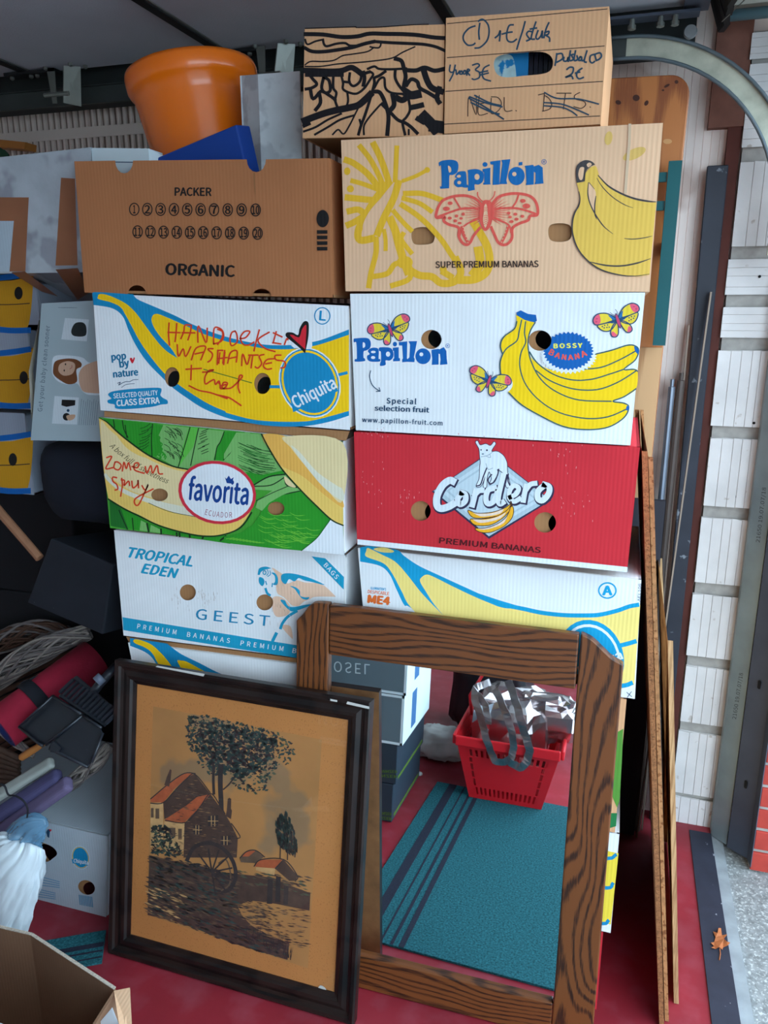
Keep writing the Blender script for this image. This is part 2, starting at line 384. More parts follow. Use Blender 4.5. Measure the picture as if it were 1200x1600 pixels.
yeT, yeF, _ = carton('fruit_carton', 'white and yellow carton near the floor behind the mirror', wq(-.475,.061,zgb.z-.002,zyb.z,YL), YL, .38, white_c)
reT, reF, _ = carton('fruit_carton', 'red carton at the bottom of the right stack on the floor', wq(-.475,.046,zyb.z-.002,.001,YL), YL, .38, red_c)
# ---- left stack
notch = lambda cx, cy, rx, ry, up: [(cx+rx*cos(a), cy+ry*sin(a)*(1 if up else -1)) for a in [pi*i/8 for i in range(9)]]
tn1 = notch(194,251,14,20,True)[::-1]; tn2 = notch(400.5,249,15,20,True)[::-1]
bn1 = notch(214,459.5,14.5,14,False); bn2 = notch(409,463,15,12,False)
orT, orF, _ = carton('packing_carton', 'brown open carton printed with a grid of circled numbers, topmost of the left stack', [(116,252),(515,247),(520,465),(132,457)], 0, .40, kraft_o,
    outline=[(116,252)]+tn1+tn2+[(515,247),(520,465)]+bn2+bn1+[(132,457)], inner=False, top=False)
chT, chF, _ = carton('fruit_carton', 'white carton with one big banana, a red heart and orange handwriting', [(145,458),(545,478),(547,672),(157,641)], 0, .40, white_c,
    holes=[ell(*K6((388,416)),11.5,15.5), ell(*K6((782,444)),13,16.5)], inner_shift=(5,6))
faT, faF, _ = carton('fruit_carton', 'green leafy carton with pale bananas and a white oval red-rimmed badge', [(155,652),(535,690),(537,866),(172,825)], 0, .40, ink('leaf_green', (70,160,52)),
    holes=[ell(*K8((291,390)),13,10), ell(*K8((824,452)),13,10.5)], inner_holes=False, side_mat=white_c)
trT, trF, _ = carton('fruit_carton', 'worn white carton with pale blue lettering and a parrot', [(178,828),(540,868),(536,1036),(193,993)], .04, .40, white_c,
    holes=[ell(*K10((380,325)),12.5,12.5), ell(*K10((750,373)),13,12.5)], inner_holes=False)
zc = ony(200,1004,.04).z
c2T, c2F, _ = carton('fruit_carton', 'white carton with a blue-edged banana tip, just above the framed picture', [(200,1004),(536,1047),w2p((-.50,.04,.502)),w2p((-1.045,.04,.502))], .04, .40, white_c)
l1T, l1F, _ = carton('fruit_carton', 'white carton low in the left stack, hidden behind the picture', wq(-1.045,-.50,.499,.252,.04), .04, .40, white_c)
l0T, l0F, _ = carton('fruit_carton', 'white carton at the foot of the left stack, hidden behind the picture', wq(-1.045,-.50,.249,.001,.04), .04, .40, white_c)
# ---- print on the cartons
KA=K(530,200,.25); KB=K(670,230,1/6); KC=K(880,180,.17505); KD=K(545,460,1/6); KE=K(720,460,.25); KF=K(660,680,.18333)
KG=K(135,445,.18333); KH=K(340,465,.18333); KI=K(150,645,.175); KJ=K(350,660,.175); KL=K(170,820,.175); KM=K(360,840,1/6)
KN=K(470,30,.191667); KO=K(690,5,.225); KP=K(100,240,.2); KQ=K(320,240,.2); KR=K(555,840,.191667); KS=K(780,870,.191667)
# price-marked box
p = PR(cdF, KO)
for a, b in [((40,142),(1150,40)),((40,378),(1130,297)),((28,612),(1118,543)),((20,840),(1098,783))]: p.stroke([a,b], 6, brown_i, False)
p.build('printed_lines')
p = PR(cdF, KO)
p.strokes([[(232,158),(190,175),(155,215),(152,255),(180,290),(215,290),(232,278)], [(265,140),(258,200),(262,250)], [(255,125),(285,112),(320,145),(330,200),(315,260),(270,305),(232,312)],
 [(372,240),(395,220),(408,190),(402,262)], [(498,150),(470,155),(455,195),(452,240),(465,265),(495,268),(520,250)], [(420,215),(455,205),(490,200)], [(580,128),(560,200),(540,260),(522,320)],
 [(632,200),(605,195),(590,215),(605,240),(615,250),(590,262)], [(655,130),(635,190),(622,245),(645,250)], [(615,180),(660,172)], [(670,190),(655,235),(668,250),(690,225),(700,190),(698,240)], [(745,135),(725,180),(710,240)], [(715,205),(745,195),(740,215),(722,222)], [(722,222),(748,240),(750,265)]], 12, marker_i)
p.strokes([[(60,430),(55,470),(75,480),(95,460)], [(95,430),(80,490),(55,540)], [(100,465),(105,495),(125,470)], [(135,470),(125,490),(145,490),(140,470)], [(155,470),(150,490),(168,488),(165,468),(155,470)], [(175,500),(180,460),(195,465),(182,480),(195,500)],
 [(215,430),(250,420),(262,435),(235,462),(262,480),(262,515),(230,530),(212,525)], [(330,430),(295,450),(282,490),(295,525),(340,540)], [(270,480),(320,470)], [(265,500),(325,485)]], 11, marker_i)
p.strokes([[(800,350),(795,390),(788,432)], [(800,355),(835,350),(840,385),(800,410)], [(850,375),(848,400),(870,400),(880,375),(880,405)], [(895,330),(888,395),(915,390),(905,368)], [(930,330),(920,395),(945,390),(940,365)], [(915,355),(890,362)],[(960,375),(950,395),(970,395),(972,375),(962,372)], [(1010,330),(990,400),(1005,410)], [(975,400),(990,395)],
 [(1062,355),(1035,365),(1030,400),(1045,415),(1062,405)], [(1065,360),(1075,400)], [(1065,355),(1100,345),(1110,370),(1090,392),(1072,395)],
 [(870,460),(890,445),(915,450),(905,490),(860,515),(900,505),(912,525)], [(975,452),(945,475),(938,505),(955,525),(985,515)], [(930,485),(960,478)]], 12, marker_i)
p.build('handwriting')
p = PR(cdF, KO)
p.strokes([[(182,785),(190,650),(240,775),(240,640)], [(262,640),(255,770),(320,765)], [(258,700),(310,690)], [(345,660),(345,765),(400,740),(415,690),(390,655),(345,650)], [(435,655),(440,745),(490,745)], [(515,745),(520,748)],
 [(715,620),(705,750)], [(672,637),(720,625)], [(700,750),(750,735),(765,700),(745,660),(715,640)], [(800,625),(900,625)], [(860,630),(845,735)], [(960,620),(925,640),(930,665),(985,680),(1000,705),(970,730),(918,718)], [(1030,720),(1034,722)]], 6, brown_i)
p.strokes([[(190,660),(300,720),(430,805)], [(195,650),(300,690),(420,720)], [(230,640),(330,690),(410,710)], [(205,690),(330,750),(400,770)]], 11, marker_i)
p.strokes([[(715,620),(800,660),(950,665),(1090,700)], [(710,690),(830,700),(930,735),(1020,775)], [(710,712),(830,722),(900,750),(940,780)]], 10, marker_i)
p.build('crossed_out_words')
# discs seen through the slot
disc_b = M('printed_sleeve_blue', (30,130,190), .4); disc_w = M('printed_sleeve_pale', (196,222,224), .4, .25, 30, speck=(40,(30,130,190),.56)); disc_k = M('black_sleeves', (22,22,34), .3, .3, 60)
cq = [cdF.at(*KO(q), -.03) for q in [(350,330),(606,320),(606,530),(350,540)]]
T_ = thing('disc_sleeve', cq[3]-Vector((0,0,.04)), 'blue disc sleeve seen through the slot of the price-marked box', 'disc'); d_ = Vector((0,0,-.05))
mbz = MB().slab([cq[0],cq[1],cq[2]+d_,cq[3]+d_], (0,.006,0)); mbz.build('sleeve', disc_b, T_)
fq = Face(T_, (cdF.plane[0]+Vector((0,.0295,0)), cdF.plane[1]), []); pq = Print(fq, KO); pq.fill([(352,340),(352,340),(440,350),(490,370),(510,430),(520,520),(520,520),(352,530),(352,530)], disc_w); pq.build('sleeve_print')
for j in range(5):
    xa = KO((612+j*34,318)); xb = KO((640+j*34,318)); a = cdF.at(xa[0],xa[1],-.028); b = cdF.at(xb[0],xb[1],-.028)
    o = MB().slab([a,b,b-Vector((0,0,.085)),a-Vector((0,0,.085))], (0,.12,0)).build('disc_case', disc_k, org=a-Vector((0,0,.085)))
    tag(o, 'dark disc case standing in the price-marked box, seen in its slot', 'disc', 'disc cases in the slotted box')
# brushed drawing on its neighbour
p = PR(wvF, KN); wood_i = ink('drawing_black', (26,22,26))
for q, w in [([(35,75),(150,72),(320,66),(450,62)],9), ([(450,68),(600,66),(760,56),(920,45),(1040,42)],9), ([(35,122),(180,125),(330,145),(460,140),(560,118),(700,120),(840,122),(960,130),(1080,148),(1185,155)],34),
 ([(35,165),(55,205),(120,180),(185,165)],16), ([(180,165),(190,205),(215,220),(290,200),(360,195),(400,215),(470,215)],20), ([(35,235),(90,262),(180,265),(300,250),(420,230),(520,200),(600,182)],30), ([(600,182),(740,192),(880,198),(1000,205),(1100,225),(1185,262)],26),
 ([(600,180),(650,195),(640,230),(600,232),(565,225)],14), ([(35,372),(80,345),(180,345),(270,335),(340,298),(420,285),(540,265),(590,235)],12), ([(35,385),(160,385),(300,365),(440,355),(580,342),(740,318),(830,270),(930,225)],12),
 ([(35,418),(120,420),(220,425),(330,420),(400,395),(440,405),(500,450)],46), ([(55,440),(180,440),(330,440)],60), ([(770,322),(820,340),(840,400),(855,470),(840,560),(880,600)],34), ([(545,405),(600,385),(640,405),(740,408),(860,402)],20), ([(860,415),(940,418),(1010,395),(1090,420),(1170,405)],36),
 ([(1000,410),(1030,500),(1070,560),(1150,590)],50), ([(690,425),(640,460),(600,480),(600,520),(580,600),(550,700),(520,790),(490,870),(470,940)],24), ([(770,420),(770,480),(800,540),(850,600)],24), ([(600,590),(640,595),(670,640),(700,720),(715,800),(705,940)],34),
 ([(600,560),(640,490),(680,480),(690,560),(740,600),(840,610)],20), ([(860,540),(900,490),(950,510),(970,560),(1040,600),(1120,650)],32), ([(780,640),(830,660),(880,620)],50), ([(860,600),(900,620),(960,610)],70), ([(880,660),(890,740),(860,800),(830,840),(850,940)],22),
 ([(750,620),(760,700),(720,750)],40), ([(660,690),(730,760),(790,820),(850,845),(900,880),(950,930)],28), ([(900,720),(950,710),(990,700)],44), ([(1000,790),(1060,850),(1100,900)],90), ([(1080,870),(1150,880)],100), ([(950,810),(1000,840)],40),
 ([(650,695),(600,750),(550,810),(515,870),(515,940)],16), ([(480,820),(490,870),(470,935)],20), ([(330,460),(345,520),(345,570),(400,600),(460,605),(520,560),(560,500),(590,450),(560,425)],20), ([(400,440),(395,510),(430,545),(480,510),(490,450),(440,420)],22), ([(350,510),(400,515)],22), ([(510,430),(520,480),(510,540)],30),
 ([(265,470),(265,560),(290,600),(280,660),(300,720)],22), ([(185,480),(170,560),(200,600),(240,580),(230,500),(190,475)],26), ([(60,440),(100,490),(130,530),(90,560),(40,570)],26), ([(80,580),(100,650),(160,590),(180,590)],28), ([(200,600),(260,640),(280,660)],26), ([(150,600),(160,680),(120,740)],30),
 ([(380,600),(385,670),(360,720),(300,730)],18), ([(25,830),(100,800),(200,765),(300,740),(400,720),(470,700),(530,650),(570,610)],56), ([(25,870),(70,850)],30), ([(25,915),(120,880),(220,820),(330,770)],18), ([(115,940),(220,880),(320,820),(430,785)],18), ([(260,940),(305,900),(350,935),(400,860),(440,780),(470,720)],14), ([(880,900),(880,940)],16), ([(1130,560),(1110,640),(1130,680)],40), ([(490,450),(560,430)],26)]:
    p.stroke(q, w, wood_i)
p.build('brushed_drawing')
# big kraft carton
p = PR(bpF, KA); Ym = must_i
for q, w in [([(130,115),(190,190),(240,280),(270,350)],34),([(215,100),(250,170),(285,260),(310,340)],40),([(360,120),(355,220),(350,330)],30),([(42,200),(90,220),(170,280),(230,350),(260,390)],40),([(80,330),(150,350),(230,380)],30),([(48,434),(100,440),(200,450)],40),([(60,520),(120,510),(160,540)],40),([(54,606),(90,590),(140,560)],40),
 ([(400,330),(480,300),(550,262)],24),([(410,410),(520,410),(640,450)],34),([(400,440),(500,470),(575,520)],30),([(390,480),(480,540),(560,610),(640,700),(700,790),(740,850)],34),([(340,520),(400,590),(450,640)],30),([(310,340),(230,440),(170,540),(120,640),(130,700),(210,690)],46),([(370,340),(340,440),(280,560),(240,660)],44),
 ([(320,570),(350,640),(370,720),(400,820),(430,900)],50),([(230,690),(230,780),(200,900),(185,990)],34),([(280,640),(290,700),(290,760)],26),([(400,660),(390,700),(450,780)],30),([(200,930),(300,910),(350,850),(430,850),(440,940),(330,985)],34),([(430,880),(500,920),(580,930),(640,970),(720,960),(760,900),(730,820)],46),
 ([(760,950),(850,945),(920,900),(940,820),(920,730),(870,640),(840,590)],50),([(870,760),(880,850),(840,910)],56),([(650,900),(700,930)],40)]: p.stroke(q, w, Ym)
for e in [(70,380,22,22),(550,262,18,18),(50,270,20,24),(650,885,22,22),(410,840,50,40)]: p.ellipse(*e, Ym)
p.fill([(300,400),(250,450),(190,520),(150,600),(155,650),(200,620),(250,540),(290,460)], kraft_p)
p.build('butterfly_shadow_print', 'mustard yellow oversized butterfly print')
for e in [(405,205,34,62,10),(635,345,110,45,-25)]: PR(bpF, KC).ellipse(*e[:4], ink('faded_mustard', (222,180,100)), rot=e[4]).build('yellow_smudge')
def papillon(face, k, blue, base, name='brand_lettering'):   # base: letter polygons in crop coordinates
    q = PR(face, k)
    for pts, sm in base: q.fill(pts, blue, sm, 5)
    return q
bB = ink('brand_blue', (22,104,170))
p = papillon(bpF, KB, bB, [
 ([(92,145),(92,145),(130,125),(215,118),(265,135),(278,180),(265,235),(225,260),(195,265),(192,350),(192,350),(190,385),(190,385),(108,390),(108,390),(105,365),(120,355),(115,180),(98,180)],True),
 ([(245,280),(270,235),(320,225),(350,240),(356,345),(366,350),(366,376),(330,378),(310,372),(270,375),(240,350),(238,315),(262,290)],True),
 ([(362,215),(362,215),(420,205),(470,210),(512,240),(515,290),(500,330),(465,350),(430,350),(432,400),(432,400),(368,412),(368,412),(366,380),(372,345),(368,250)],True),
 ([(503,205),(503,205),(578,192),(578,192),(576,340),(584,348),(510,352),(510,335),(520,330),(518,235),(505,230)],False), (ell(527,162,24,22,16),False),
 ([(574,135),(672,122),(662,350),(598,354),(606,165),(578,160)],False), ([(680,120),(765,112),(728,310),(736,345),(662,346),(668,320),(690,150)],False),
 (ell(822,270,78,86,26),False), ([(842,142),(878,138),(878,168),(842,172)],False),
 ([(898,175),(980,165),(985,180),(1030,165),(1068,190),(1072,300),(1076,340),(990,348),(1000,320),(1000,240),(985,230),(984,350),(908,356),(915,330),(908,200)],False)], )
kw = kraft_p
p.fill([(180,175),(205,190),(210,225),(190,235)], kw).fill([(262,270),(285,258),(300,268),(296,282),(272,285)], kw).ellipse(285,332,18,16,kw).ellipse(452,278,24,28,kw).ellipse(802,252,20,20,kw)
p.stroke(ell(1080,137,22,22,18), 5, bB, False, closed=True).text('R',(1072,147),(1088,147),20,bB,.02); p.build('brand_lettering')
p = PR(bpF, KB); co = coral_i
LW = [(500,545),(440,485),(350,455),(240,460),(140,495),(95,550),(70,620),(75,660),(150,655),(140,690),(190,725),(280,755),(280,830),(310,890),(355,915),(390,890),(420,830),(480,755)]
RW = [(590,540),(650,470),(740,440),(840,435),(940,455),(995,500),(1020,570),(1015,635),(950,645),(930,685),(850,715),(785,760),(780,850),(740,905),(690,915),(650,890),(620,830),(585,750)]
for w_ in (LW, RW): p.stroke(w_, 26, co, True)
p.strokes([[(240,480),(270,530),(300,580)], [(840,450),(820,510),(780,570)], [(290,830),(330,740),(470,660)], [(770,800),(745,725),(600,660)], [(320,760),(335,820),(370,890)], [(740,750),(720,820),(680,890)]], 16, co)
p.stroke([(80,655),(200,610),(320,575),(480,575)], 20, co).stroke([(1015,630),(900,590),(780,570),(590,580)], 20, co)
p.stroke([(310,750),(330,830),(370,895)], 26, co).stroke([(745,740),(720,820),(680,895)], 26, co)
for sgn, cx in ((-1,505),(1,590)):
    for i in range(12):
        a = radians(-62+i*11.5); L_ = 150+50*cos(a*2); y0 = 560+10*i
        p.stroke([(cx, y0), (cx+sgn*L_*cos(a*.6), y0-20+90*sin(a)*1.0)], 12, co, False, taper=(1,.1))
p.fill([(505,510),(545,495),(585,515),(605,600),(590,700),(565,760),(530,785),(500,760),(475,680),(480,590)], co).ellipse(535,580,45,75,co)
for e in [(165,577,32,20),(200,525,24,16),(915,552,36,24),(882,503,26,18),(196,665,20,14),(260,645,16,14),(248,690,18,14),(302,668,16,12),(290,712,18,12),(323,628,16,14),(748,618,18,14),(762,655,16,12),(812,628,18,14),(822,675,20,14),(775,698,20,14),(878,648,18,14)]: p.ellipse(*e, co)
p.strokes([[(458,422),(462,460),(490,495),(520,515)], [(620,415),(612,455),(590,485),(560,510)]], 9, co)
p.fill([(535,530),(550,570),(552,620),(556,690),(530,755),(508,690),(515,610),(518,560)], kw)
for y in (565,580,595,640,660,680,700,720): p.stroke([(518,y+6),(535,y-3),(552,y+6)], 5, co)
for i in range(6): p.ellipse(322+i*9,750+i*29,6,6,kw).ellipse(737-i*11,740+i*30,6,6,kw)
p.build('butterfly_print', 'coral pink butterfly emblem')
p = PR(bpF, KC)
p.fill([(120,600),(120,600),(190,590),(200,520),(240,470),(290,455),(310,500),(330,560),(400,640),(500,700),(620,750),(740,775),(830,780),(830,780),(770,1425),(770,1425),(640,1440),(480,1420),(330,1370),(210,1290),(130,1180),(85,1050),(85,960),(110,870),(150,800),(150,720)], kyel_i, n=5)
p.fill([(230,605),(262,640),(288,680),(290,730),(282,800),(275,860),(250,800),(225,740),(220,670)], kraft_p)
p.fill([(120,605),(120,605),(112,500),(130,440),(190,402),(250,410),(285,440),(285,440),(240,462),(205,500),(190,590),(190,590)], charcoal_i)
p.fill([(150,470),(185,465),(185,500),(172,570),(148,575),(135,530)], kraft_p).fill([(210,440),(235,422),(255,440),(225,465)], kraft_p)
for q, w in [([(310,535),(400,630),(520,700),(640,745),(760,768),(830,773)],16),([(300,560),(350,640),(440,730),(540,795),(625,828)],8),([(140,680),(150,740),(140,800),(100,880),(82,960),(85,1060),(130,1190),(220,1300),(340,1380),(500,1425),(640,1435),(770,1418)],13),
 ([(225,600),(220,700),(240,790),(290,890),(360,990),(445,1060)],11),([(230,600),(280,660)],12),([(293,720),(282,800),(283,880),(300,930)],11),([(545,1100),(620,1106),(720,1095),(795,1078)],8),([(240,1310),(380,1340),(520,1345),(660,1320),(780,1280)],14)]: p.stroke(q, w, charcoal_i, taper=(.5,.3))
p.build('banana_print', 'yellow banana bunch with grey outlines')
p = PR(bpF, KC); fold = M('cardboard_crease', (214,184,152), .7); p.stroke([(595,85),(590,250),(575,420),(555,690)], 26, fold, False); p.build('tape_seam')
p = PR(bpF, K4).text('SUPER PREMIUM BANANAS', (357,530), (714,527), 22, brown_i, .018); p.build('lettering')
# white carton with butterflies
p = papillon(wpF, KD, royal_i, [
 ([(45,415),(45,415),(110,408),(180,412),(206,450),(200,500),(165,525),(140,535),(138,590),(148,600),(148,625),(60,630),(60,605),(75,595),(70,455),(48,450)],True),
 ([(178,530),(205,505),(250,500),(280,520),(280,600),(292,605),(292,628),(240,632),(200,628),(175,610),(172,575),(195,560)],True),
 ([(285,500),(340,495),(395,505),(418,545),(415,590),(385,620),(345,620),(345,660),(295,670),(295,640),(302,620),(300,540),(285,530)],True),
 ([(412,500),(468,495),(468,595),(480,600),(480,625),(415,628),(415,605),(425,600),(422,530),(412,528)],False), (ell(432,466,20,22,16),False),
 ([(468,448),(548,440),(545,600),(552,608),(550,632),(500,636),(500,610),(508,600),(500,480),(470,478)],False), ([(560,440),(640,438),(610,590),(618,605),(615,635),(548,632),(552,605),(568,590),(575,470)],False),
 (ell(696,580,72,74,26),False), ([(775,520),(840,510),(850,515),(890,495),(915,530),(918,600),(925,655),(855,660),(860,610),(855,560),(842,555),(842,658),(778,660),(782,600),(775,545)],False)])
p.fill([(132,450),(152,460),(152,490),(132,500)], white_i).ellipse(230,540,22,12,white_i).ellipse(228,592,20,14,white_i).ellipse(368,560,20,24,white_i).ellipse(680,562,18,18,white_i)
p.stroke(ell(927,482,19,19,18), 4, royal_i, False, closed=True).text('R',(920,490),(934,490),16,royal_i,.02); p.build('brand_lettering')
def butterfly(face, k, c, s, rot, name):
    R_ = radians(rot); cs, sn = cos(R_), sin(R_); f = lambda a, b: (c[0]+(a*cs-b*sn)*s, c[1]+(a*sn+b*cs)*s)
    q = PR(face, k); pink = ink('wing_pink', (236,96,120)); dk = ink('wing_outline', (40,72,104)); yl = ink('wing_yellow', (236,206,60)); bl = ink('wing_blue', (40,110,170)); ro = ink('body_rose', (206,70,110))
    for m in (-1,1):
        g = lambda L_: [f(a*m, b) for a, b in L_]
        up = [(6,-8),(40,-40),(80,-48),(104,-30),(100,-6),(60,0),(10,6)]; lo = [(8,2),(60,0),(94,0),(78,28),(50,38),(20,22)]; ta = [(6,8),(40,32),(48,62),(30,72),(14,56)]
        for P_, c_ in ((ta,yl),(lo,yl),(up,yl)): q.fill(g(P_), c_, n=4)
        q.fill(g([(72,-47),(104,-30),(101,-6),(76,-10)]), pink, n=4); q.fill(g([(38,44),(48,62),(30,72),(24,64)]), pink, n=4)
        q.fill(g([(4,-6),(34,-30),(24,-6),(34,8),(10,10)]), bl, n=4)
        for P_ in (up,lo,ta): q.stroke(g(P_), 5*s, dk, closed=True, n=4)
        for a, b in ((50,10),(62,8),(56,20),(68,18),(46,22),(74,10)): q.ellipse(*f(a*m,b), 3.2*s, 3.2*s, dk, n=8)
        for a, b in ((86,-30),(92,-18)): q.ellipse(*f(a*m,b), 5*s, 3.4*s, ro, n=8)
        q.stroke(g([(2,-12),(8,-30),(4,-44)]) if m > 0 else g([(2,-12),(14,-26),(22,-38)]), 2*s, dk)
    q.ellipse(*f(0,8), 9*s, 34*s, ro, rot=rot, n=18); q.stroke([f(*z) for z in ((-8,8),(0,-26),(8,8),(0,42))], 3*s, dk, closed=True)
    q.build(name, 'yellow and pink butterfly print')
butterfly(wpF, KD, (385,320), 1.95, -18, 'butterfly_print'); butterfly(wpF, KE, (980,155), 1.42, -18, 'butterfly_print')
p = PR(wpF, KD); p.stroke([(205,715),(195,770),(215,840),(250,880),(292,908)], 8, dkblue_i).stroke([(258,910),(295,908),(285,875)], 8, dkblue_i, False)
p.text('Special', (355,1022), (632,1030), 50, dkblue_i, .022, space=1.1).text('selection fruit', (243,1088), (752,1107), 46, dkblue_i, .022).text('www.papillon-fruit.com', (125,1195), (877,1228), 42, dkblue_i, .018, space=1.08); p.build('lettering')
bn = ink('banana_yellow', (255,210,20)); bo = ink('banana_outline', (52,92,96))
p = PR(wpF, KE)
p.fill([(345,130),(345,130),(470,160),(470,160),(440,220),(420,290),(430,380),(480,430),(560,470),(680,480),(800,420),(840,372),(940,350),(1040,318),(1090,322),(1112,350),(1090,410),(1020,468),(1080,468),(1105,480),(1095,590),(1020,640),(950,668),(1020,680),(1050,705),(1020,770),(920,830),(780,845),(640,825),(500,760),(380,690),(290,600),(250,500),(248,430),(262,375),(248,320),(270,265),(330,215),(350,180)], bn, n=5)
for q in [[(350,170),(335,215),(270,265),(248,320),(262,375)],[(380,160),(365,230),(350,290),(290,335),(262,375),(246,430),(250,500)],[(405,170),(398,240),(405,300),(375,370),(370,460),(410,570),(500,670),(620,740),(780,775),(920,765),(1040,715)],[(465,175),(430,240),(420,320),(440,420),(500,530),(600,610),(740,660),(940,668)],[(430,360),(480,430),(580,500),(700,535),(820,530),(940,495),(1020,468)],[(470,475),(560,540),(700,590),(850,595),(980,550),(1100,475)],
 [(760,468),(880,455),(1000,405),(1090,355)],[(835,375),(940,350),(1040,318),(1090,322),(1112,350),(1090,410),(1020,468),(1080,468),(1105,480)],[(1095,590),(1020,640),(950,668),(1020,680),(1050,705),(1020,770),(920,830),(780,845),(640,825),(500,760),(380,690),(300,615)]]: p.stroke(q, 8, bo)
p.fill([(350,130),(348,112),(375,100),(420,122),(470,128),(476,165),(462,175),(400,160)], royal_i, False).fill([(1085,325),(1112,345),(1108,372),(1090,355)], royal_i).fill([(1036,700),(1050,698),(1048,720),(1034,724)], royal_i)
p.build('banana_print', 'bunch of five yellow bananas')
p = PR(wpF, KE)
def star(cx, cy, rx, ry, n, d, a0=0): return [(cx+(rx-(d if i % 2 else 0))*cos(a0+pi*i/n), cy+(ry-(d if i % 2 else 0))*sin(a0+pi*i/n)) for i in range(2*n)]
p.fill([q for q in star(672,384,180,115,38,16)], white_i, False); p.fill(star(672,354,160,122,36,14), royal_i, False)
p.text('BOSSY', (582,336), (758,332), 27, ink('badge_yellow', (240,232,90)), .045, space=1.15); p.text('BANANA', (548,372), (790,380), 32, coral_i, .035, space=1.15, arc=-34); p.build('badge_print', 'blue zigzag badge with yellow and red lettering')
p = PR(wpF, KE); p.ellipse(262,560,62,56,white_i); p.build('butterfly_halo'); butterfly(wpF, KE, (178,535), 1.28, 18, 'butterfly_print')
# red carton
p = PR(coF, KF); sil = ink('silver', (176,196,206)); sil_l = ink('pale_silver', (198,214,222)); pale = ink('pale_letter', (222,230,236)); ol = ink('slate_outline', (50,44,72))
dm = [(600,130),(1095,550),(567,880),(85,470)]
p.fill([(575,140),(1100,555),(567,884),(80,480)], ol, False).fill([(575,150),(1085,550),(567,862),(95,474)], sil, False).fill([(575,195),(1030,545),(567,815),(150,475)], sil_l, False).fill([(575,225),(980,545),(567,790),(200,475)], sil, False).fill([(575,245),(955,545),(567,770),(225,475)], sil_l, False); p.build('diamond_print', 'silver diamond emblem')
p = PR(coF, KF)
lamb = [(490,180),(485,120),(470,90),(455,60),(470,50),(492,85),(540,75),(580,90),(610,58),(622,75),(600,110),(590,140),(640,140),(690,175),(718,230),(722,290),(730,350),(745,430),(715,440),(700,340),(640,290),(640,330),(600,400),(570,420),(590,370),(570,310),(550,360),(545,440),(520,435),(535,350),(500,430),(460,435),(485,370),(490,280),(495,230)]
p.stroke(lamb, 12, ol, closed=True); p.fill(lamb, pale)
p.strokes([[(548,280),(520,350),(495,420),(462,432)],[(650,290),(640,340),(610,400),(572,412),(560,375),(590,335)],[(732,330),(730,390),(748,430)]], 11, ol).strokes([[(575,160),(580,190),(545,180)],[(540,240),(560,290),(600,280)],[(600,140),(560,170),(500,185)]], 4, ink('lamb_line', (120,140,156))).ellipse(550,128,8,8,ol).ellipse(500,125,6,6,ol).ellipse(515,160,10,7,ink('lamb_line', (120,140,156))); p.build('lamb_print', 'white lamb standing on the diamond')
p = PR(coF, KF)
LET = [([(265,395),(230,385),(170,430),(125,520),(125,600),(160,625),(220,610),(265,585)],60), ([(330,500),(300,545),(320,590),(365,560),(365,505),(330,490)],48), ([(455,470),(440,540),(425,600)],46), ([(445,510),(480,475),(515,470)],44), ([(620,450),(560,470),(540,540),(560,585),(610,560),(640,480)],46), ([(690,340),(665,440),(645,540),(660,585),(690,570)],46), ([(745,530),(800,500),(820,450),(780,430),(745,470),(740,530),(780,565),(830,540)],40), ([(885,430),(870,500),(860,560)],44), ([(880,470),(920,420),(965,410)],42), ([(1035,430),(985,480),(985,540),(1025,555),(1075,500),(1080,440),(1035,420)],50)]
for q, w in LET: p.stroke([(a+6,b+9) for a,b in q], w+18, ol)
for q, w in LET: p.stroke(q, w, pale)
p.build('brand_lettering', 'pale brush script lettering with slate outline')
p = PR(coF, KF); gold = ink('gold', (246,178,40)); crm = ink('cream', (240,214,196)); dkb = ink('fruit_outline', (74,44,30))
for o_, i_ in [([(388,640),(470,665),(600,655),(700,620),(755,585),(740,625),(660,680),(540,705),(430,700)],[(410,645),(480,668),(600,662),(690,630),(660,668),(560,690),(490,690)]), ([(410,715),(500,715),(620,695),(720,640),(758,590),(745,640),(680,710),(580,765),(470,770),(425,750)],[(430,712),(520,722),(630,700),(710,660),(660,710),(560,740),(480,745)]), ([(450,795),(540,790),(640,755),(720,690),(758,600),(778,640),(760,710),(690,780),(580,828),(490,825)],[(470,792),(560,785),(650,750),(720,690),(690,750),(600,790),(520,805)])]:
    p.fill(o_, gold); p.fill(i_, crm); p.stroke(o_, 6, dkb, closed=True)
p.fill([(748,565),(760,565),(768,600),(752,612)], dkb); p.build('banana_print', 'golden bananas under the script')
p = PR(coF, KF).text('PREMIUM BANANAS', (143,920), (1005,1004), 48, maroon_i, .02); p.build('lettering')
p = PR(coF, K9); p.fill([(47,466),(1125,577),(1124,598),(47,487)], white_i, False); p.build('white_band')
p = PR(coF, K9); rw_ = random.Random(21)
for i in range(90):
    cx, cy, sx, sy = [(110,40,60,14),(130,240,60,80),(250,300,40,40),(910,330,70,70),(860,150,60,60),(600,60,260,14)][i % 6]; x, y = rw_.gauss(cx,sx*.6), rw_.gauss(cy,sy*.6); p.stroke([(x,y),(x+rw_.uniform(-1,1),y+rw_.uniform(2,7))], rw_.uniform(1.2,2.6), ink('worn_pink', (226,150,150)), False)
wf = p.build('worn_flecks'); wf['kind'] = 'stuff'
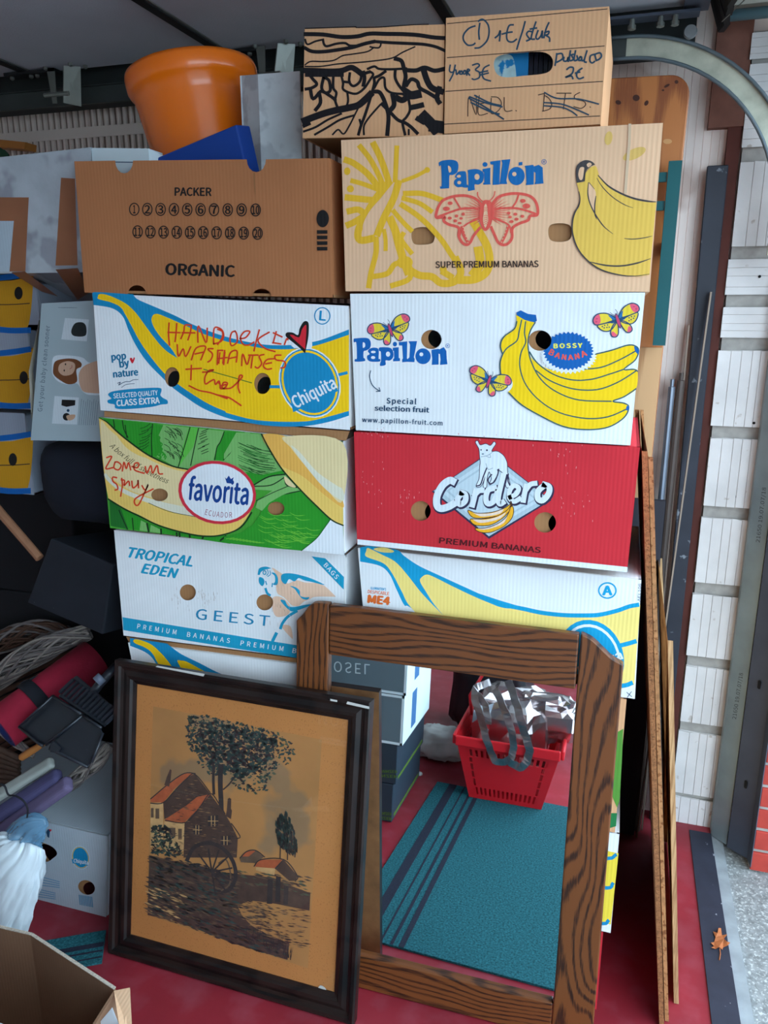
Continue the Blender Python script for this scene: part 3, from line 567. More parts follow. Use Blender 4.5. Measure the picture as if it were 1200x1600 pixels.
# carton with circled A
p = PR(miF, KR); cyan = ink('cyan', (20,158,206)); paley = ink('pale_yellow', (250,224,130))
p.fill([(40,80),(40,80),(110,68),(180,80),(340,100),(400,150),(520,230),(700,315),(1005,455),(1005,455),(1205,520),(1480,600),(1480,600),(1480,1100),(1480,1100),(900,1000),(700,760),(450,570),(400,550),(340,430),(280,300),(200,230),(40,195),(40,195)], cyan)
p.fill([(100,85),(130,95),(220,140),(330,200),(430,310),(540,450),(690,605),(900,800),(1100,930),(700,800),(455,570),(380,440),(300,290),(230,210),(90,155),(90,110)], paley)
p.fill([(150,92),(230,80),(310,105),(300,122),(210,118)], paley)
p.fill([(535,330),(580,302),(640,320),(800,400),(980,485),(1160,560),(1160,560),(1480,650),(1480,650),(1480,1050),(1480,1050),(1000,900),(690,600),(570,430),(530,360)], paley)
p.build('banana_print', 'pale yellow banana with cyan outline')
p = PR(miF, KS)
p.fill([(-20,402),(-20,402),(60,420),(200,425),(340,450),(520,480),(700,495),(820,490),(960,455),(1060,415),(1150,395),(1150,395),(1100,1045),(1100,1045),(980,1080),(980,1080),(600,1080),(-20,700),(-20,700)], paley)
p.stroke([(-25,372),(50,395),(200,425),(340,455),(520,475),(700,478),(820,472),(960,440),(1060,405),(1130,392)], 34, cyan).stroke([(980,725),(1060,705),(1108,690)], 36, cyan).stroke([(985,1055),(1040,1045),(1078,1030)], 36, cyan)
p.ellipse(745,830,270,320,cyan,rot=-16).ellipse(745,835,240,290,white_i,rot=-16).ellipse(745,840,222,272,cyan,rot=-16)
p.text('Chiquita', (600,1010), (1010,830), 80, white_i, .02)
p.stroke(ell(882,275,70,62,30), 12, cyan, False, closed=True).text('A', (845,312), (918,312), 74, cyan, .035).stroke([(1040,1105),(1080,1140)], 5, dkblue_i).stroke([(1078,1100),(1045,1145)], 5, dkblue_i)
p.build('badge_print')
p = PR(miF, KR); orange_t = ink('orange_letter', (232,112,48)); p.text('ILLUMINATION\'S', (126,420), (250,432), 20, cyan, .02).text('DESPICABLE', (102,452), (274,470), 26, orange_t, .015).text('ME4', (104,530), (276,548), 62, orange_t, .05); p.build('lettering')
p = PR(miF, KS).text('AEL106', (1150,365), (1158,220), 22, dkblue_i); p.build('side_lettering')
# trays showing under the lids
for T_, F_, q_ in ((chT, chF, [(163,642.5),(546,674),(540,688.5),(163,651)]), (trT, trF, [(197,995),(536,1038),(536,1045),(201,1002.5)])):
    MB().slab([F_.at(a,b,-.007) for a,b in q_], (0,.004,0)).build('tray_edge', kraft_d, T_)
# low cartons
gk = ink('green_leaf', (92,150,60)); p = PR(grF, K(930,1080,.32558)); p.fill([(20,200),(100,200),(135,180),(128,330),(118,520),(105,560),(75,490),(20,470)], gk, False).fill([(20,585),(105,585),(100,648),(20,672)], ink('deep_green', (40,124,70)), False); p.build('leaf_print')
p = PR(yeF, K(930,1080,.32558)); p.fill([(-900,560),(112,778),(75,1120),(-900,900)], ink('strong_yellow', (244,216,70)), False).stroke([(-400,700),(20,798),(98,786)], 17, blue_i).stroke([(-400,830),(20,940),(84,924)], 17, blue_i).stroke([(-400,1010),(0,1110),(62,1102)], 17, blue_i).ellipse(0,985,42,62,blue_i); p.build('banana_print')
# organic carton
p = PR(orF, KP); p.text('PACKER', (866,328), (1150,330), 62, black_i, .028); p.build('lettering')
p = PR(orF, KP); p.text('ORGANIC', (795,945), (1330,962), 86, black_i, .03); p.build('lettering')
p = PR(orF, KP); n1 = [549,651,755,859,963,1067,1172,1279,1388,1497]; n2 = [575,675,778,881,985,1088,1192,1298,1404,1512]
for i in range(10):
    for cx, cy, tx in ((n1[i], 435+i*.6, str(i+1)), (n2[i], 611+i*1.3, str(i+11))):
        p.stroke(ell(cx,cy,37,47,24), 8.5, black_i, False, closed=True)
        w_ = 20 if len(tx) == 1 else 26
        if tx == '1': w_ = 9
        p.text(tx, (cx-w_,cy+31), (cx+w_,cy+31), 62, black_i, .022)
p.build('number_grid', 'two rows of circled numbers 1 to 20')
p = PR(orF, KQ); p.ellipse(921,508,48,68,black_i)
for y in (598,641,685,729): p.fill([(876,y),(958,y),(958,y+28),(878,y+29)], black_i, False)
p.build('emblem_print')
p = PR(orF, KQ); cr2 = M('crease_dark', (150,104,66), .9); p.stroke([(385,150),(388,240),(395,325)], 9, cr2, taper=(1,.1)); p.build('tear_crease')
# banana carton with handwriting
def banana_front(face, hand=False):
    q = PR(face, KG)
    q.fill([(50,75),(50,75),(90,62),(400,82),(400,82),(440,125),(600,195),(760,265),(900,335),(1060,400),(1200,445),(1320,475),(1500,508),(1700,515),(1840,500),(2000,470),(2238,380),(2238,380),(2238,1115),(2238,1115),(2060,1170),(1850,1205),(1600,1205),(1400,1180),(1200,1135),(1000,1055),(850,960),(740,880),(650,795),(520,660),(430,530),(360,390),(310,270),(220,200),(60,172),(60,172)], blue_i)
    q.fill([(110,80),(160,82),(250,115),(350,170),(430,250),(520,370),(640,500),(780,620),(1000,720),(1200,745),(1200,745),(1200,1085),(1200,1085),(1050,1020),(900,930),(770,840),(660,750),(560,630),(460,490),(390,360),(330,250),(290,190),(210,150),(105,122),(98,100)], yel_i)
    q.fill([(555,300),(570,258),(605,248),(680,275),(850,350),(1000,420),(1200,485),(1200,485),(1320,505),(1500,540),(1700,550),(1850,535),(2000,505),(2238,425),(2238,425),(2238,1075),(2238,1075),(2000,1140),(1850,1165),(1600,1165),(1400,1145),(1190,1090),(1190,1090),(1000,760),(770,625),(650,470),(580,370)], yel_i)
    q.fill([(545,270),(545,270),(555,330),(620,430),(720,540),(775,625),(775,625),(660,545),(540,400),(480,300)], blue_i)
    q.stroke([(1000,720),(1250,790),(1450,845),(1640,868)], 8, ink('olive_line', (90,120,40))).stroke([(1570,868),(1750,865),(1950,820),(2100,780),(2218,750)], 26, blue_i)
    q.build('banana_print', 'one long yellow banana with blue outline')
banana_front(chF)
p = PR(chF, KH); 
def chiq(face, k, cx, cy, rx, ry, rot, tx0, tx1, h):
    q = PR(face, k)
    q.ellipse(cx,cy,rx,ry,white_i,rot=rot).ellipse(cx,cy,rx*.955,ry*.965,blue_i,rot=rot)
    q.stroke(ell(cx,cy,rx*.875,ry*.895,40,rot), rx*.07, yel_i, False, closed=True)
    q.fill([(tx0[0]-h*.22,tx0[1]+h*.3),(tx1[0]+h*.08,tx1[1]+h*.3),(tx1[0]-h*.25,tx1[1]-h*.9),(tx0[0]-h*.5,tx0[1]-h*.9)], blue_i, False)
    q.text('Chiquita', tx0, tx1, h, white_i, .022, cap=.75); return q
q = chiq(chF, KH, 785,725,255,308,-24,(668,945),(1018,765),105); q.build('badge_print', 'blue oval badge with white lettering')
p.fill([(580,310),(560,330),(640,420),(680,430),(800,430),(790,300),(775,200),(740,190),(690,290),(620,280)], white_i)
p.fill([(745,475),(745,475),(700,430),(640,380),(582,330),(590,298),(640,298),(685,318),(700,260),(735,205),(770,208),(778,260),(770,360)], black_i)
p.fill([(745,440),(745,440),(700,400),(620,325),(640,318),(695,338),(720,270),(752,232),(756,280),(752,360)], redink_i); p.build('heart_print', 'red heart with black outline')
p = PR(chF, KH); p.stroke(ell(892,156,65,70,30), 9, blue_i, False, closed=True).text('L', (868,192), (918,196), 80, blue_i, .02); p.build('letter_print')
p = PR(chF, KG); tb = ink('teal_letter', (30,120,160))
p.text('pop', (218,645), (338,632), 58, tb, .035, cap=.75).text('by', (288,705), (365,692), 60, tb, .035, cap=.75).text('nature', (232,790), (440,770), 56, tb, .035, cap=.75)
p.fill([(392,670),(370,632),(385,622),(395,638),(405,618),(412,630)], redink_i).stroke([(265,840),(290,830),(275,855),(310,835),(340,825),(370,825),(400,810),(440,808)], 5, dkblue_i).stroke([(300,875),(340,850),(410,842)], 4, dkblue_i); p.build('lettering')
p = PR(chF, KG); p.fill([(190,925),(240,905),(380,888),(540,878),(630,880),(640,905),(630,940),(655,965),(690,985),(690,1015),(640,1020),(560,1040),(420,1055),(300,1060),(245,1050),(240,1020),(190,1010),(180,985),(215,970),(190,945)], blue_i, n=3)
p.text('SELECTED QUALITY', (232,968), (608,938), 40, white_i, .02).text('CLASS EXTRA', (260,1034), (624,1008), 50, white_i, .03); p.build('quality_stamp', 'blue brushed stamp with white lettering')
p = PR(chF, KG)
p.strokes([[(705,325),(700,420),(708,515)],[(770,330),(765,410),(755,485)],[(695,405),(800,408)],[(890,345),(840,345),(830,400),(805,460)],[(895,345),(885,410),(865,470)],[(815,408),(925,410)],[(950,490),(955,350),(1020,495),(1030,370)],[(1085,505),(1090,370),(1150,380),(1170,430),(1150,480),(1085,505)],
 [(775,510),(785,610),(825,545),(845,612),(890,528)],[(895,640),(935,540),(1015,525),(995,590),(975,640)],[(925,590),(1005,572)],[(1080,545),(1035,548),(1075,590),(1060,640),(1035,658)],[(1120,560),(1115,680)],[(1180,575),(1170,680)],[(1115,630),(1200,620)],
 [(895,685),(890,810)],[(848,720),(980,712)],[(990,745),(1050,740),(1085,725),(1040,735),(1010,790),(1015,845),(1060,820),(1090,810),(1100,850),(1130,820),(1145,860),(1190,850),(1180,885),(1150,880)],[(875,860),(960,900),(1060,920),(1200,970)]], 13, redm_i)
p2 = PR(chF, KH)
p2.strokes([[(0,270),(40,290),(40,340),(0,400)],[(150,285),(120,300),(105,360),(120,410),(165,380),(165,320),(150,285)],[(190,350),(240,340),(275,290),(230,290),(195,340),(215,395),(260,405),(310,380)],[(355,275),(330,370),(310,455)],[(440,295),(345,360),(400,430),(490,460)],[(500,290),(475,380),(470,385)],[(475,300),(550,335)],[(475,385),(540,395)],[(570,400),(590,350),(600,360)],
 [(0,450),(45,450)],[(10,560),(20,470)],[(60,450),(45,560)],[(85,560),(110,470),(165,455),(160,550)],[(95,520),(165,505)],[(205,580),(215,480),(250,570),(275,500)],[(265,490),(345,490)],[(300,495),(285,600)],[(395,485),(355,500),(375,560),(345,600),(320,590)],[(490,520),(420,530),(390,580),(420,610),(460,605)],[(410,565),(460,555)],[(540,490),(490,495),(500,530),(570,545),(575,590),(540,600)],
 [(0,720),(20,740),(25,775),(60,770),(85,730),(50,725),(40,770),(90,775),(130,760),(200,690),(210,665),(185,670),(175,760),(190,812)],[(0,830),(90,850),(150,885),(200,920)]], 13, redm_i)
p.build('handwriting', 'orange crayon handwriting'); p2.build('handwriting', 'orange crayon handwriting')
# green leafy carton
lg = ink('light_leaf', (124,184,104)); mg = ink('mid_leaf', (44,150,40)); dg_ = ink('dark_leaf', (30,110,40)); ln = ink('leaf_line', (22,52,24))
cream_b = ink('banana_cream', (234,212,160)); gold_b = ink('banana_gold', (240,200,104)); amb_b = ink('banana_amber', (236,178,84)); pale_b = ink('banana_pale', (226,222,200))
p = PR(faF, KI)
p.fill([(50,50),(2170,270),(2200,700),(1500,600),(700,480),(300,250)], lg, False)
p.fill([(60,50),(160,62),(500,95),(600,110),(560,200),(590,330),(540,390),(480,380),(380,320),(270,240),(150,130)], mg, False)
p.fill([(830,128),(915,135),(870,300),(740,480),(745,400)], ink('leaf_stalk', (96,190,72)), False).fill([(1140,165),(1330,175),(1240,300),(1140,430),(1050,420),(1080,300),(1110,260)], mg, False)
p.fill([(1330,175),(1380,180),(1180,400),(1140,430)], lg, False)
p.fill([(120,780),(260,860),(480,990),(800,1080),(1200,1100),(1200,1170),(130,1010)], mg, False).fill([(120,780),(220,850),(290,1040),(130,1010)], dg_, False)
p.fill([(400,960),(460,990),(470,1060),(390,1050)], lg, False).fill([(490,1000),(570,1040),(575,1075),(480,1062)], lg, False)
for q in [[(155,62),(165,130)],[(235,70),(250,150),(285,220)],[(260,110),(275,220)],[(505,100),(495,240),(500,390)],[(840,130),(790,300),(735,480)],[(915,140),(880,300),(845,470)],[(1145,170),(1110,260),(1080,310),(1060,420)],[(1200,260),(1140,420)],[(1240,290),(1170,400)],[(205,870),(280,1040)],[(325,940),(335,1050)]]: p.stroke(q, 9, ln)
for a, b in [((455,990),(470,1060)),((580,1040),(582,1080)),((720,1072),(722,1100)),((745,1075),(748,1105)),((835,1085),(838,1112)),((960,1100),(950,1122)),((1160,1100),(1110,1140))]: p.stroke([a,b], 16, ln, False)
r_ = random.Random(5)
for i in range(26):
    x, y = 640+r_.random()*120, 130+r_.random()*260; p.stroke([(x-30,y-25),(x+10,y),(x+25,y+35)], 5, ln)
for i in range(10):
    x, y = 930+r_.random()*40, 160+i*22; p.stroke([(x-20,y+10),(x+40,y-15)], 6, ln)
for i in range(12):
    x, y = 540+r_.random()*60, 190+r_.random()*190; p.stroke([(x,y),(x+30,y+20),(x+20,y+45)], 10, mg)
for i in range(8):
    x, y = 440+r_.random()*40, 110+i*28; p.stroke([(x-70,y+30),(x-20,y+14),(x+20,y-15)], 5, ln)
p.build('leaf_print', 'green banana leaf drawing')
p = PR(faF, KJ)
p.fill([(0,90),(110,85),(60,200),(0,260)], mg, False).fill([(110,90),(220,95),(0,330),(0,280)], lg, False)
p.fill([(220,98),(340,105),(400,230),(520,420),(540,460),(260,560),(150,420),(0,340)], lg, False)
for i in range(40):
    t_ = i/40; x0, y0 = 120+r_.random()*120, 180+t_*330; p.stroke([(x0,y0),(x0+110,y0+45),(x0+200+60*t_,y0+60)], 5, dg_ if i % 3 else ln)
p.fill([(190,440),(330,470),(520,430),(545,465),(400,480),(270,555)], mg, False).fill([(270,560),(400,485),(550,470),(660,580),(690,610),(560,640),(420,720),(360,800),(280,760),(300,700),(430,610),(280,600)], lg, False)
p.stroke([(265,560),(400,485),(555,462)], 12, ln).stroke([(270,570),(420,560),(540,490)], 10, ln).stroke([(540,490),(560,560),(650,580)], 12, ln).stroke([(290,700),(430,630),(570,570)], 7, ln).stroke([(690,612),(560,640),(450,700),(370,770)], 11, ln)
p.fill([(545,480),(640,575),(585,570),(545,530)], cream_b)
p.fill([(0,1075),(0,1020),(150,985),(260,910),(340,790),(400,720),(520,650),(690,615),(820,740),(950,865),(890,950),(820,1040),(690,1145),(400,1120)], mg, False)
for i in range(46):
    x0, y0 = 300+r_.random()*450, 790+r_.random()*300
    if y0 > 1060 and x0 < 400: continue
    p.stroke([(x0,y0),(x0+60,y0+30),(x0+140,y0+26)], 6, ink('leaf_highlight', (110,190,60)), taper=(.2,.2))
for i in range(10): p.stroke([(20+i*30,1040+i*4),(90+i*30,1030+i*5)], 6, ink('leaf_highlight', (110,190,60)))
p.fill([(950,865),(1060,915),(1075,1185),(690,1145),(820,1040),(890,950)], white_i, False).stroke([(950,865),(890,950),(820,1040),(690,1145)], 9, dg_)
p.build('leaf_print', 'green banana leaf drawing')
p = PR(faF, KI)     # long pale banana under the badge
p.fill([(25,50),(25,50),(80,70),(170,150),(300,260),(480,380),(680,470),(1000,560),(1350,640),(1400,660),(1420,760),(1380,880),(1280,1020),(1120,1090),(950,1095),(760,1060),(560,1000),(380,910),(220,840),(110,765),(110,765),(70,520)], gold_b)
p.fill([(40,90),(120,150),(300,300),(480,420),(680,500),(900,560),(1000,700),(880,860),(700,820),(500,760),(300,690),(110,560),(75,500)], cream_b)
p.fill([(85,540),(200,650),(400,740),(700,820),(900,860),(980,900),(900,930),(700,890),(480,810),(250,720),(95,600)], pale_b)
p.fill([(170,170),(300,270),(430,360),(500,410),(380,380),(260,300)], gold_b)
p.stroke([(25,45),(100,85),(190,170),(320,275),(480,385),(680,475),(820,505)], 14, ln, taper=(.3,.8)).stroke([(110,770),(240,850),(400,930),(560,1005),(760,1065),(950,1100),(1120,1092),(1290,1025),(1390,890)], 13, ln).stroke([(470,805),(650,880),(900,930)], 5, ln)
p.build('banana_print', 'pale banana lying across the leaves')
p = PR(faF, KJ)
p.fill([(335,105),(335,105),(560,125),(1060,180),(1060,180),(1064,920),(1064,920),(960,870),(820,740),(690,610),(520,420),(400,230)], gold_b)
p.fill([(345,108),(560,128),(640,260),(800,460),(1000,660),(1058,700),(1058,760),(900,650),(700,480),(500,380),(400,240)], amb_b).fill([(545,125),(1060,180),(1060,700),(900,580),(720,380),(600,230)], cream_b)
p.fill([(600,210),(680,270),(830,440),(1000,560),(1060,600),(1060,700),(900,590),(720,380)], pale_b).stroke([(335,105),(400,230),(520,420),(690,610),(820,740),(960,870),(1064,920)], 13, ln)
p.build('banana_print', 'large pale banana at the corner')
p = PR(faF, KI)
p.ellipse(1082,712,350,280,ink('badge_red', (214,48,66)),rot=12).ellipse(1083,712,322,254,white_i,rot=12)
fb_ = ink('badge_blue', (18,66,140))
p.text('favorita', (822,772), (1352,820), 190, fb_, .022, cap=.76).fill([(1150,575),(1165,590),(1185,560),(1205,592),(1230,575),(1212,632),(1168,628)], fb_, False)
p.text('ECUADOR', (970,908), (1215,935), 48, ink('badge_wine', (150,60,90)), 0, space=1.1, arc=-10); p.build('badge_print', 'white oval badge with red rim and blue lettering')
p = PR(faF, KI); p.text('A box full of sweetness', (118,300), (640,635), 46, ink('script_brown', (64,56,30)), .0, .3, arc=-28); p.build('script_lettering')
p = PR(faF, KI); p.strokes([[(95,400),(140,390),(110,450),(88,500),(150,490)],[(170,440),(160,490),(200,510),(225,470),(195,440),(170,440)],[(235,520),(250,440),(270,500),(290,445),(310,510)],[(320,480),(370,490),(380,450),(345,455),(345,510),(430,540)],[(440,480),(455,540),(490,470),(505,540),(545,470),(560,540),(595,545)],
 [(185,580),(150,575),(150,610),(185,640),(195,680),(170,690)],[(230,585),(235,650),(220,745)],[(225,600),(255,605),(250,650),(290,610),(300,650)],[(320,610),(330,670),(370,640),(375,600),(380,670)],[(410,650),(440,690),(465,640),(440,700),(380,820),(345,810),(360,760),(510,680)]], 13, redm_i); p.build('handwriting', 'orange crayon handwriting')
# worn white carton
tq = ink('turquoise', (28,158,196)); peach = ink('peach', (240,200,172)); p = PR(trF, KL)
p.text('TROPICAL', (172,288), (742,372), 88, tq, .03, .25).text('EDEN', (290,428), (610,478), 84, tq, .03, .25); p.build('lettering')
p = PR(trF, KL); p.text('GEEST', (775,842), (1430,905), 92, ink('geest_blue', (36,138,180)), .008, space=1.15); p.build('brand_lettering')
p = PR(trF, KL); p.fill([(122,825),(1200,1000),(2060,1135),(2060,1248),(1200,1115),(130,940)], tq, False)
p.text('PREMIUM', (252,925), (600,980), 42, white_i, .012, space=1.3).text('BANANAS', (697,998), (1078,1056), 42, white_i, .012, space=1.3).text('PREMIUM', (1175,1075), (1555,1128), 42, white_i, .012, space=1.3).text('B', (1638,1142), (1670,1148), 42, white_i, .012); p.build('lettering_band', 'turquoise band with white lettering')
p = PR(trF, KM)
p.fill([(390,285),(440,310),(490,350),(480,400),(540,430),(620,400),(700,420),(860,440),(990,555),(990,555),(800,555),(740,580),(690,600),(640,640),(590,640),(560,620),(500,560),(440,520),(430,440),(440,370)], peach).fill([(400,560),(480,560),(560,640),(540,720),(430,740),(390,640)], peach).fill([(480,830),(560,830),(585,940),(560,930)], peach)
p.fill([(255,350),(255,350),(270,290),(330,272),(385,288),(385,288),(330,300),(290,320),(275,350),(275,350)], tq).fill([(275,370),(310,385),(320,420),(300,455),(272,430),(265,395)], tq).stroke(ell(320,328,14,18,16), 9, tq, False, closed=True).strokes([[(345,300),(355,330),(340,355)],[(370,310),(375,345),(350,365)]], 7, tq)
p.fill([(385,330),(420,335),(445,380),(440,440),(400,440),(420,410),(415,360)], tq).fill([(475,390),(480,350),(520,335),(600,340),(720,370),(830,415),(880,445),(760,415),(690,400),(640,380),(600,410),(550,390),(520,435),(490,420)], tq).fill([(560,455),(610,465),(650,500),(655,545),(700,560),(740,560),(720,582),(670,570),(630,520),(600,480)], tq)
p.fill([(470,590),(510,590),(540,640),(600,650),(700,630),(760,630),(600,690),(540,670)], tq).stroke([(620,690),(540,740),(490,800),(470,850)], 26, tq).fill([(420,910),(440,870),(380,975),(410,975)], tq).stroke([(430,900),(400,960)], 30, tq).stroke([(330,480),(345,520),(370,540)], 22, tq).strokes([[(330,410),(340,440)],[(395,430),(390,460)]], 10, tq)
p.build('parrot_print', 'turquoise and peach parrot')
p = PR(trF, KM); p.fill([(760,175),(890,195),(1065,370),(1062,487)], tq, False).text('BAGS', (872,262), (990,392), 42, white_i, .012, space=1.1); p.build('corner_flash', 'turquoise corner flash with white lettering')
p = PR(trF, KL); scr = M('scuffed_cardboard', (150,120,98), .95)
for i in range(60):
    cx, cy, sx, sy = [(640,620,90,110),(870,640,90,90)][i % 2]; x, y = cx+r_.gauss(0,.5)*sx, cy+r_.gauss(0,.5)*sy
    if (x-700)**2+(y-605)**2 < 92**2: continue
    p.stroke([(x,y-r_.random()*22),(x+2,y+r_.random()*26)], 4+r_.random()*5, scr, False, taper=(.2,.2))
for i in range(50):
    x, y = 1500+r_.gauss(0,90), 700+r_.gauss(0,130)
    if 1290 < x < 1490 and 490 < y < 690: continue
    p.stroke([(x,y-r_.random()*20),(x+2,y+r_.random()*30)], 4+r_.random()*6, scr if i % 3 else white_i, False, taper=(.2,.2))
p.build('scuff_marks')
# carton just above the picture
p = PR(c2F, KL)
p.fill([(190,1010),(190,1010),(260,1020),(520,1060),(520,1060),(640,1150),(800,1230),(1000,1330),(1300,1450),(1300,1600),(700,1600),(500,1400),(410,1220),(330,1140),(190,1080),(190,1080)], blue_i)
p.fill([(225,1025),(270,1025),(380,1070),(480,1160),(560,1260),(700,1450),(560,1450),(440,1240),(390,1150),(330,1100),(230,1055)], yel_i).fill([(620,1235),(650,1212),(720,1235),(900,1330),(1200,1450),(800,1450)], yel_i); p.build('banana_print', 'yellow banana tip with blue outline')
# ------------------------------------------------------------------ mirror and framed picture
def wood(name, light, dark, stretch, rings=26., rough=.4, fine=.5, nscale=2.2, spec=.45, coat=.15, lines=None):
    m = bpy.data.materials.new(name); m.use_nodes = True; nt = m.node_tree; N = nt.nodes; L = nt.links; b = N['Principled BSDF']
    tc = N.new('ShaderNodeTexCoord'); mp = N.new('ShaderNodeMapping'); mp.inputs['Scale'].default_value = stretch; L.new(tc.outputs['Object'], mp.inputs['Vector'])
    n1 = N.new('ShaderNodeTexNoise'); n1.inputs['Scale'].default_value = nscale; n1.inputs['Detail'].default_value = 1.5; n1.inputs['Distortion'].default_value = .25; L.new(mp.outputs[0], n1.inputs['Vector'])
    mu = N.new('ShaderNodeMath'); mu.operation = 'MULTIPLY'; mu.inputs[1].default_value = rings*2; L.new(n1.outputs['Fac'], mu.inputs[0])
    if lines:
        sx = N.new('ShaderNodeSeparateXYZ'); L.new(tc.outputs['Object'], sx.inputs[0]); ln_ = N.new('ShaderNodeMath'); ln_.operation = 'MULTIPLY_ADD'; ln_.inputs[1].default_value = lines[1]
        L.new(sx.outputs[lines[0]], ln_.inputs[0]); L.new(mu.outputs[0], ln_.inputs[2]); mu = ln_
    si = N.new('ShaderNodeMath'); si.operation = 'SINE'; L.new(mu.outputs[0], si.inputs[0])
    m2 = N.new('ShaderNodeMapping'); m2.inputs['Scale'].default_value = [s*(14 if s > 1.5 else 3) for s in stretch]; L.new(tc.outputs['Object'], m2.inputs['Vector'])
    n2 = N.new('ShaderNodeTexNoise'); n2.inputs['Scale'].default_value = 6; n2.inputs['Detail'].default_value = 4; L.new(m2.outputs[0], n2.inputs['Vector'])
    ad = N.new('ShaderNodeMath'); ad.operation = 'MULTIPLY_ADD'; ad.inputs[1].default_value = fine*3.2; L.new(n2.outputs['Fac'], ad.inputs[0]); L.new(si.outputs[0], ad.inputs[2])
    cr = N.new('ShaderNodeValToRGB'); cr.color_ramp.elements[0].position = .12; cr.color_ramp.elements[1].position = .48
    cr.color_ramp.elements[0].color = [lin(c) for c in dark]+[1]; cr.color_ramp.elements[1].color = [lin(c) for c in light]+[1]
    mr = N.new('ShaderNodeMapRange'); mr.inputs['From Min'].default_value = -1+fine*1.1; mr.inputs['From Max'].default_value = 1+fine*2.1; L.new(ad.outputs[0], mr.inputs['Value']); L.new(mr.outputs[0], cr.inputs['Fac'])
    L.new(cr.outputs[0], b.inputs['Base Color']); b.inputs['Roughness'].default_value = rough; b.inputs['Specular IOR Level'].default_value = spec
    b.inputs['Coat Weight'].default_value = coat; b.inputs['Coat Roughness'].default_value = .25
    bp = N.new('ShaderNodeBump'); bp.inputs['Strength'].default_value = .12; bp.inputs['Distance'].default_value = .001; L.new(n2.outputs['Fac'], bp.inputs['Height']); L.new(bp.outputs[0], b.inputs['Normal'])
    return m
oak_h = wood('oak_along', (112,62,28), (50,26,13), (1.3,4,5), 40, .42, .9, 1.6, lines=('Z',420)); oak_v = wood('oak_upright', (114,64,29), (50,26,13), (4.5,4,1.2), 52, .42, .9, 1.6, lines=('X',380))
mir_glass = bpy.data.materials.new('mirror_silver'); mir_glass.use_nodes = True
_b = mir_glass.node_tree.nodes['Principled BSDF']; _b.inputs['Metallic'].default_value = 1; _b.inputs['Roughness'].default_value = .012; _b.inputs['Base Color'].default_value = (.86,.90,.91,1)
MT = radians(4.5); MY = -.065
mU = Vector((0, sin(MT), cos(MT))); mN = Vector((0,-cos(MT), sin(MT)))
def mp3(u, v, w=0.0): return Vector((u, MY, .001)) + mU*v - mN*w      # u across, v up the glass, w into the frame
mT = thing('wall_mirror', (-.29, -.05, 0), 'large mirror in a shaped oak frame leaning against the carton stack', 'mirror')
ML, MR_, MTOP = -.622, .040, .888; IL, IR, IB, IT = -.549, -.043, .084, .779; TH = .022
def slab_uv(poly, w0, w1, name, mat, bev=.003):
    n = len(poly); mb = MB(); mb.add([mp3(u,v,w0) for u,v in poly]+[mp3(u,v,w1) for u,v in poly],
        [tuple(range(n)), tuple(range(2*n-1,n-1,-1))]+[(i,n+i,n+(i+1) % n,(i+1) % n) for i in range(n)])
    o = mb.build(name, mat, mT); 
    if bev: bevel(o, bev, 2)
    return o
left_sh = crom([(ML,.846),(ML,.846),(-.607,.862),(-.590,.884),(-.572,.889),(IL,MTOP+.002),(IL,MTOP+.002)], 4, False)
slab_uv([(ML,0),(IL,0)]+left_sh[::-1], 0, TH, 'stile', oak_v)
right_sh = crom([(IR+.002,MTOP),(IR+.002,MTOP),(-.020,.880),(.004,.860),(.020,.847),(MR_,.838),(MR_,.838)], 4, False)
slab_uv([(IR,0),(MR_,0)]+right_sh[::-1], 0, TH, 'stile', oak_v)
slab_uv([(IL+.0008,IT),(IR-.0008,IT-.003),(IR-.0008,MTOP-.002),(IL+.0008,MTOP)], .0006, TH, 'rail', oak_h)
slab_uv([(IL+.0008,0.001),(IR-.0008,0.001),(IR-.0008,IB),(IL+.0008,IB)], .0006, TH, 'rail', oak_h)
slab_uv([(IL-.004,IB-.004),(IR+.004,IB-.004),(IR+.004,IT+.004),(IL-.004,IT+.004)], .0115, .0145, 'glass', mir_glass, 0)
slab_uv([(IL-.02,IB-.02),(IR+.02,IB-.02),(IR+.02,IT+.02),(IL-.02,IT+.02)], TH+.0005, TH+.003, 'backing_board', M('hardboard', (110,78,50), .9))
# picture
PT = radians(10); pO = Vector((-1.069,-.146,.001)); pu = Vector((.627,-.012,0)).normalized(); pin = Vector((-pu.y, pu.x, 0))
pU = pin*sin(PT)+Vector((0,0,cos(PT))); pN = -pin*cos(PT)+Vector((0,0,sin(PT)))
def pp(u, v, w=0.0): return pO + pu*u + pU*v - pN*w
pT = thing('framed_picture', pp(.31,0,.01), 'framed mill landscape print in a dark brown frame leaning on the cartons and mirror', 'picture')
dark_w = wood('dark_frame_wood', (36,25,22), (16,12,12), (2,8,2), 20, .38, .6, 2, .4, .1)
raw_w = M('raw_frame_back', (158,106,66), .85, .25, 18, bump=.5, bs=50)
PW, PH = .622, .712
frame_prof = [(0,.020),(0,.001),(.004,-.002),(.012,-.001),(.015,.005),(.022,.007),(.032,.003),(.040,.004),(.044,.010),(.052,.0125),(.052,.022)]  # (inward, depth); depth<0 is proud
def frame_side(a, b, ia, ib):                                     # outer corner a->b, unit inward diagonals
    mb = MB(); n = len(frame_prof); va = []; vb = []
    for d, w in frame_prof:
        va.append(pp(a[0]+ia[0]*d, a[1]+ia[1]*d, w)); vb.append(pp(b[0]+ib[0]*d, b[1]+ib[1]*d, w))
    mb.add(va+vb, [(i,i+1,n+i+1,n+i) for i in range(n-1)])
    mb.add([va[0],va[-1],vb[-1],vb[0]], [(0,1,2,3)], 1)
    return mb.build('frame_side', [dark_w, raw_w], pT)
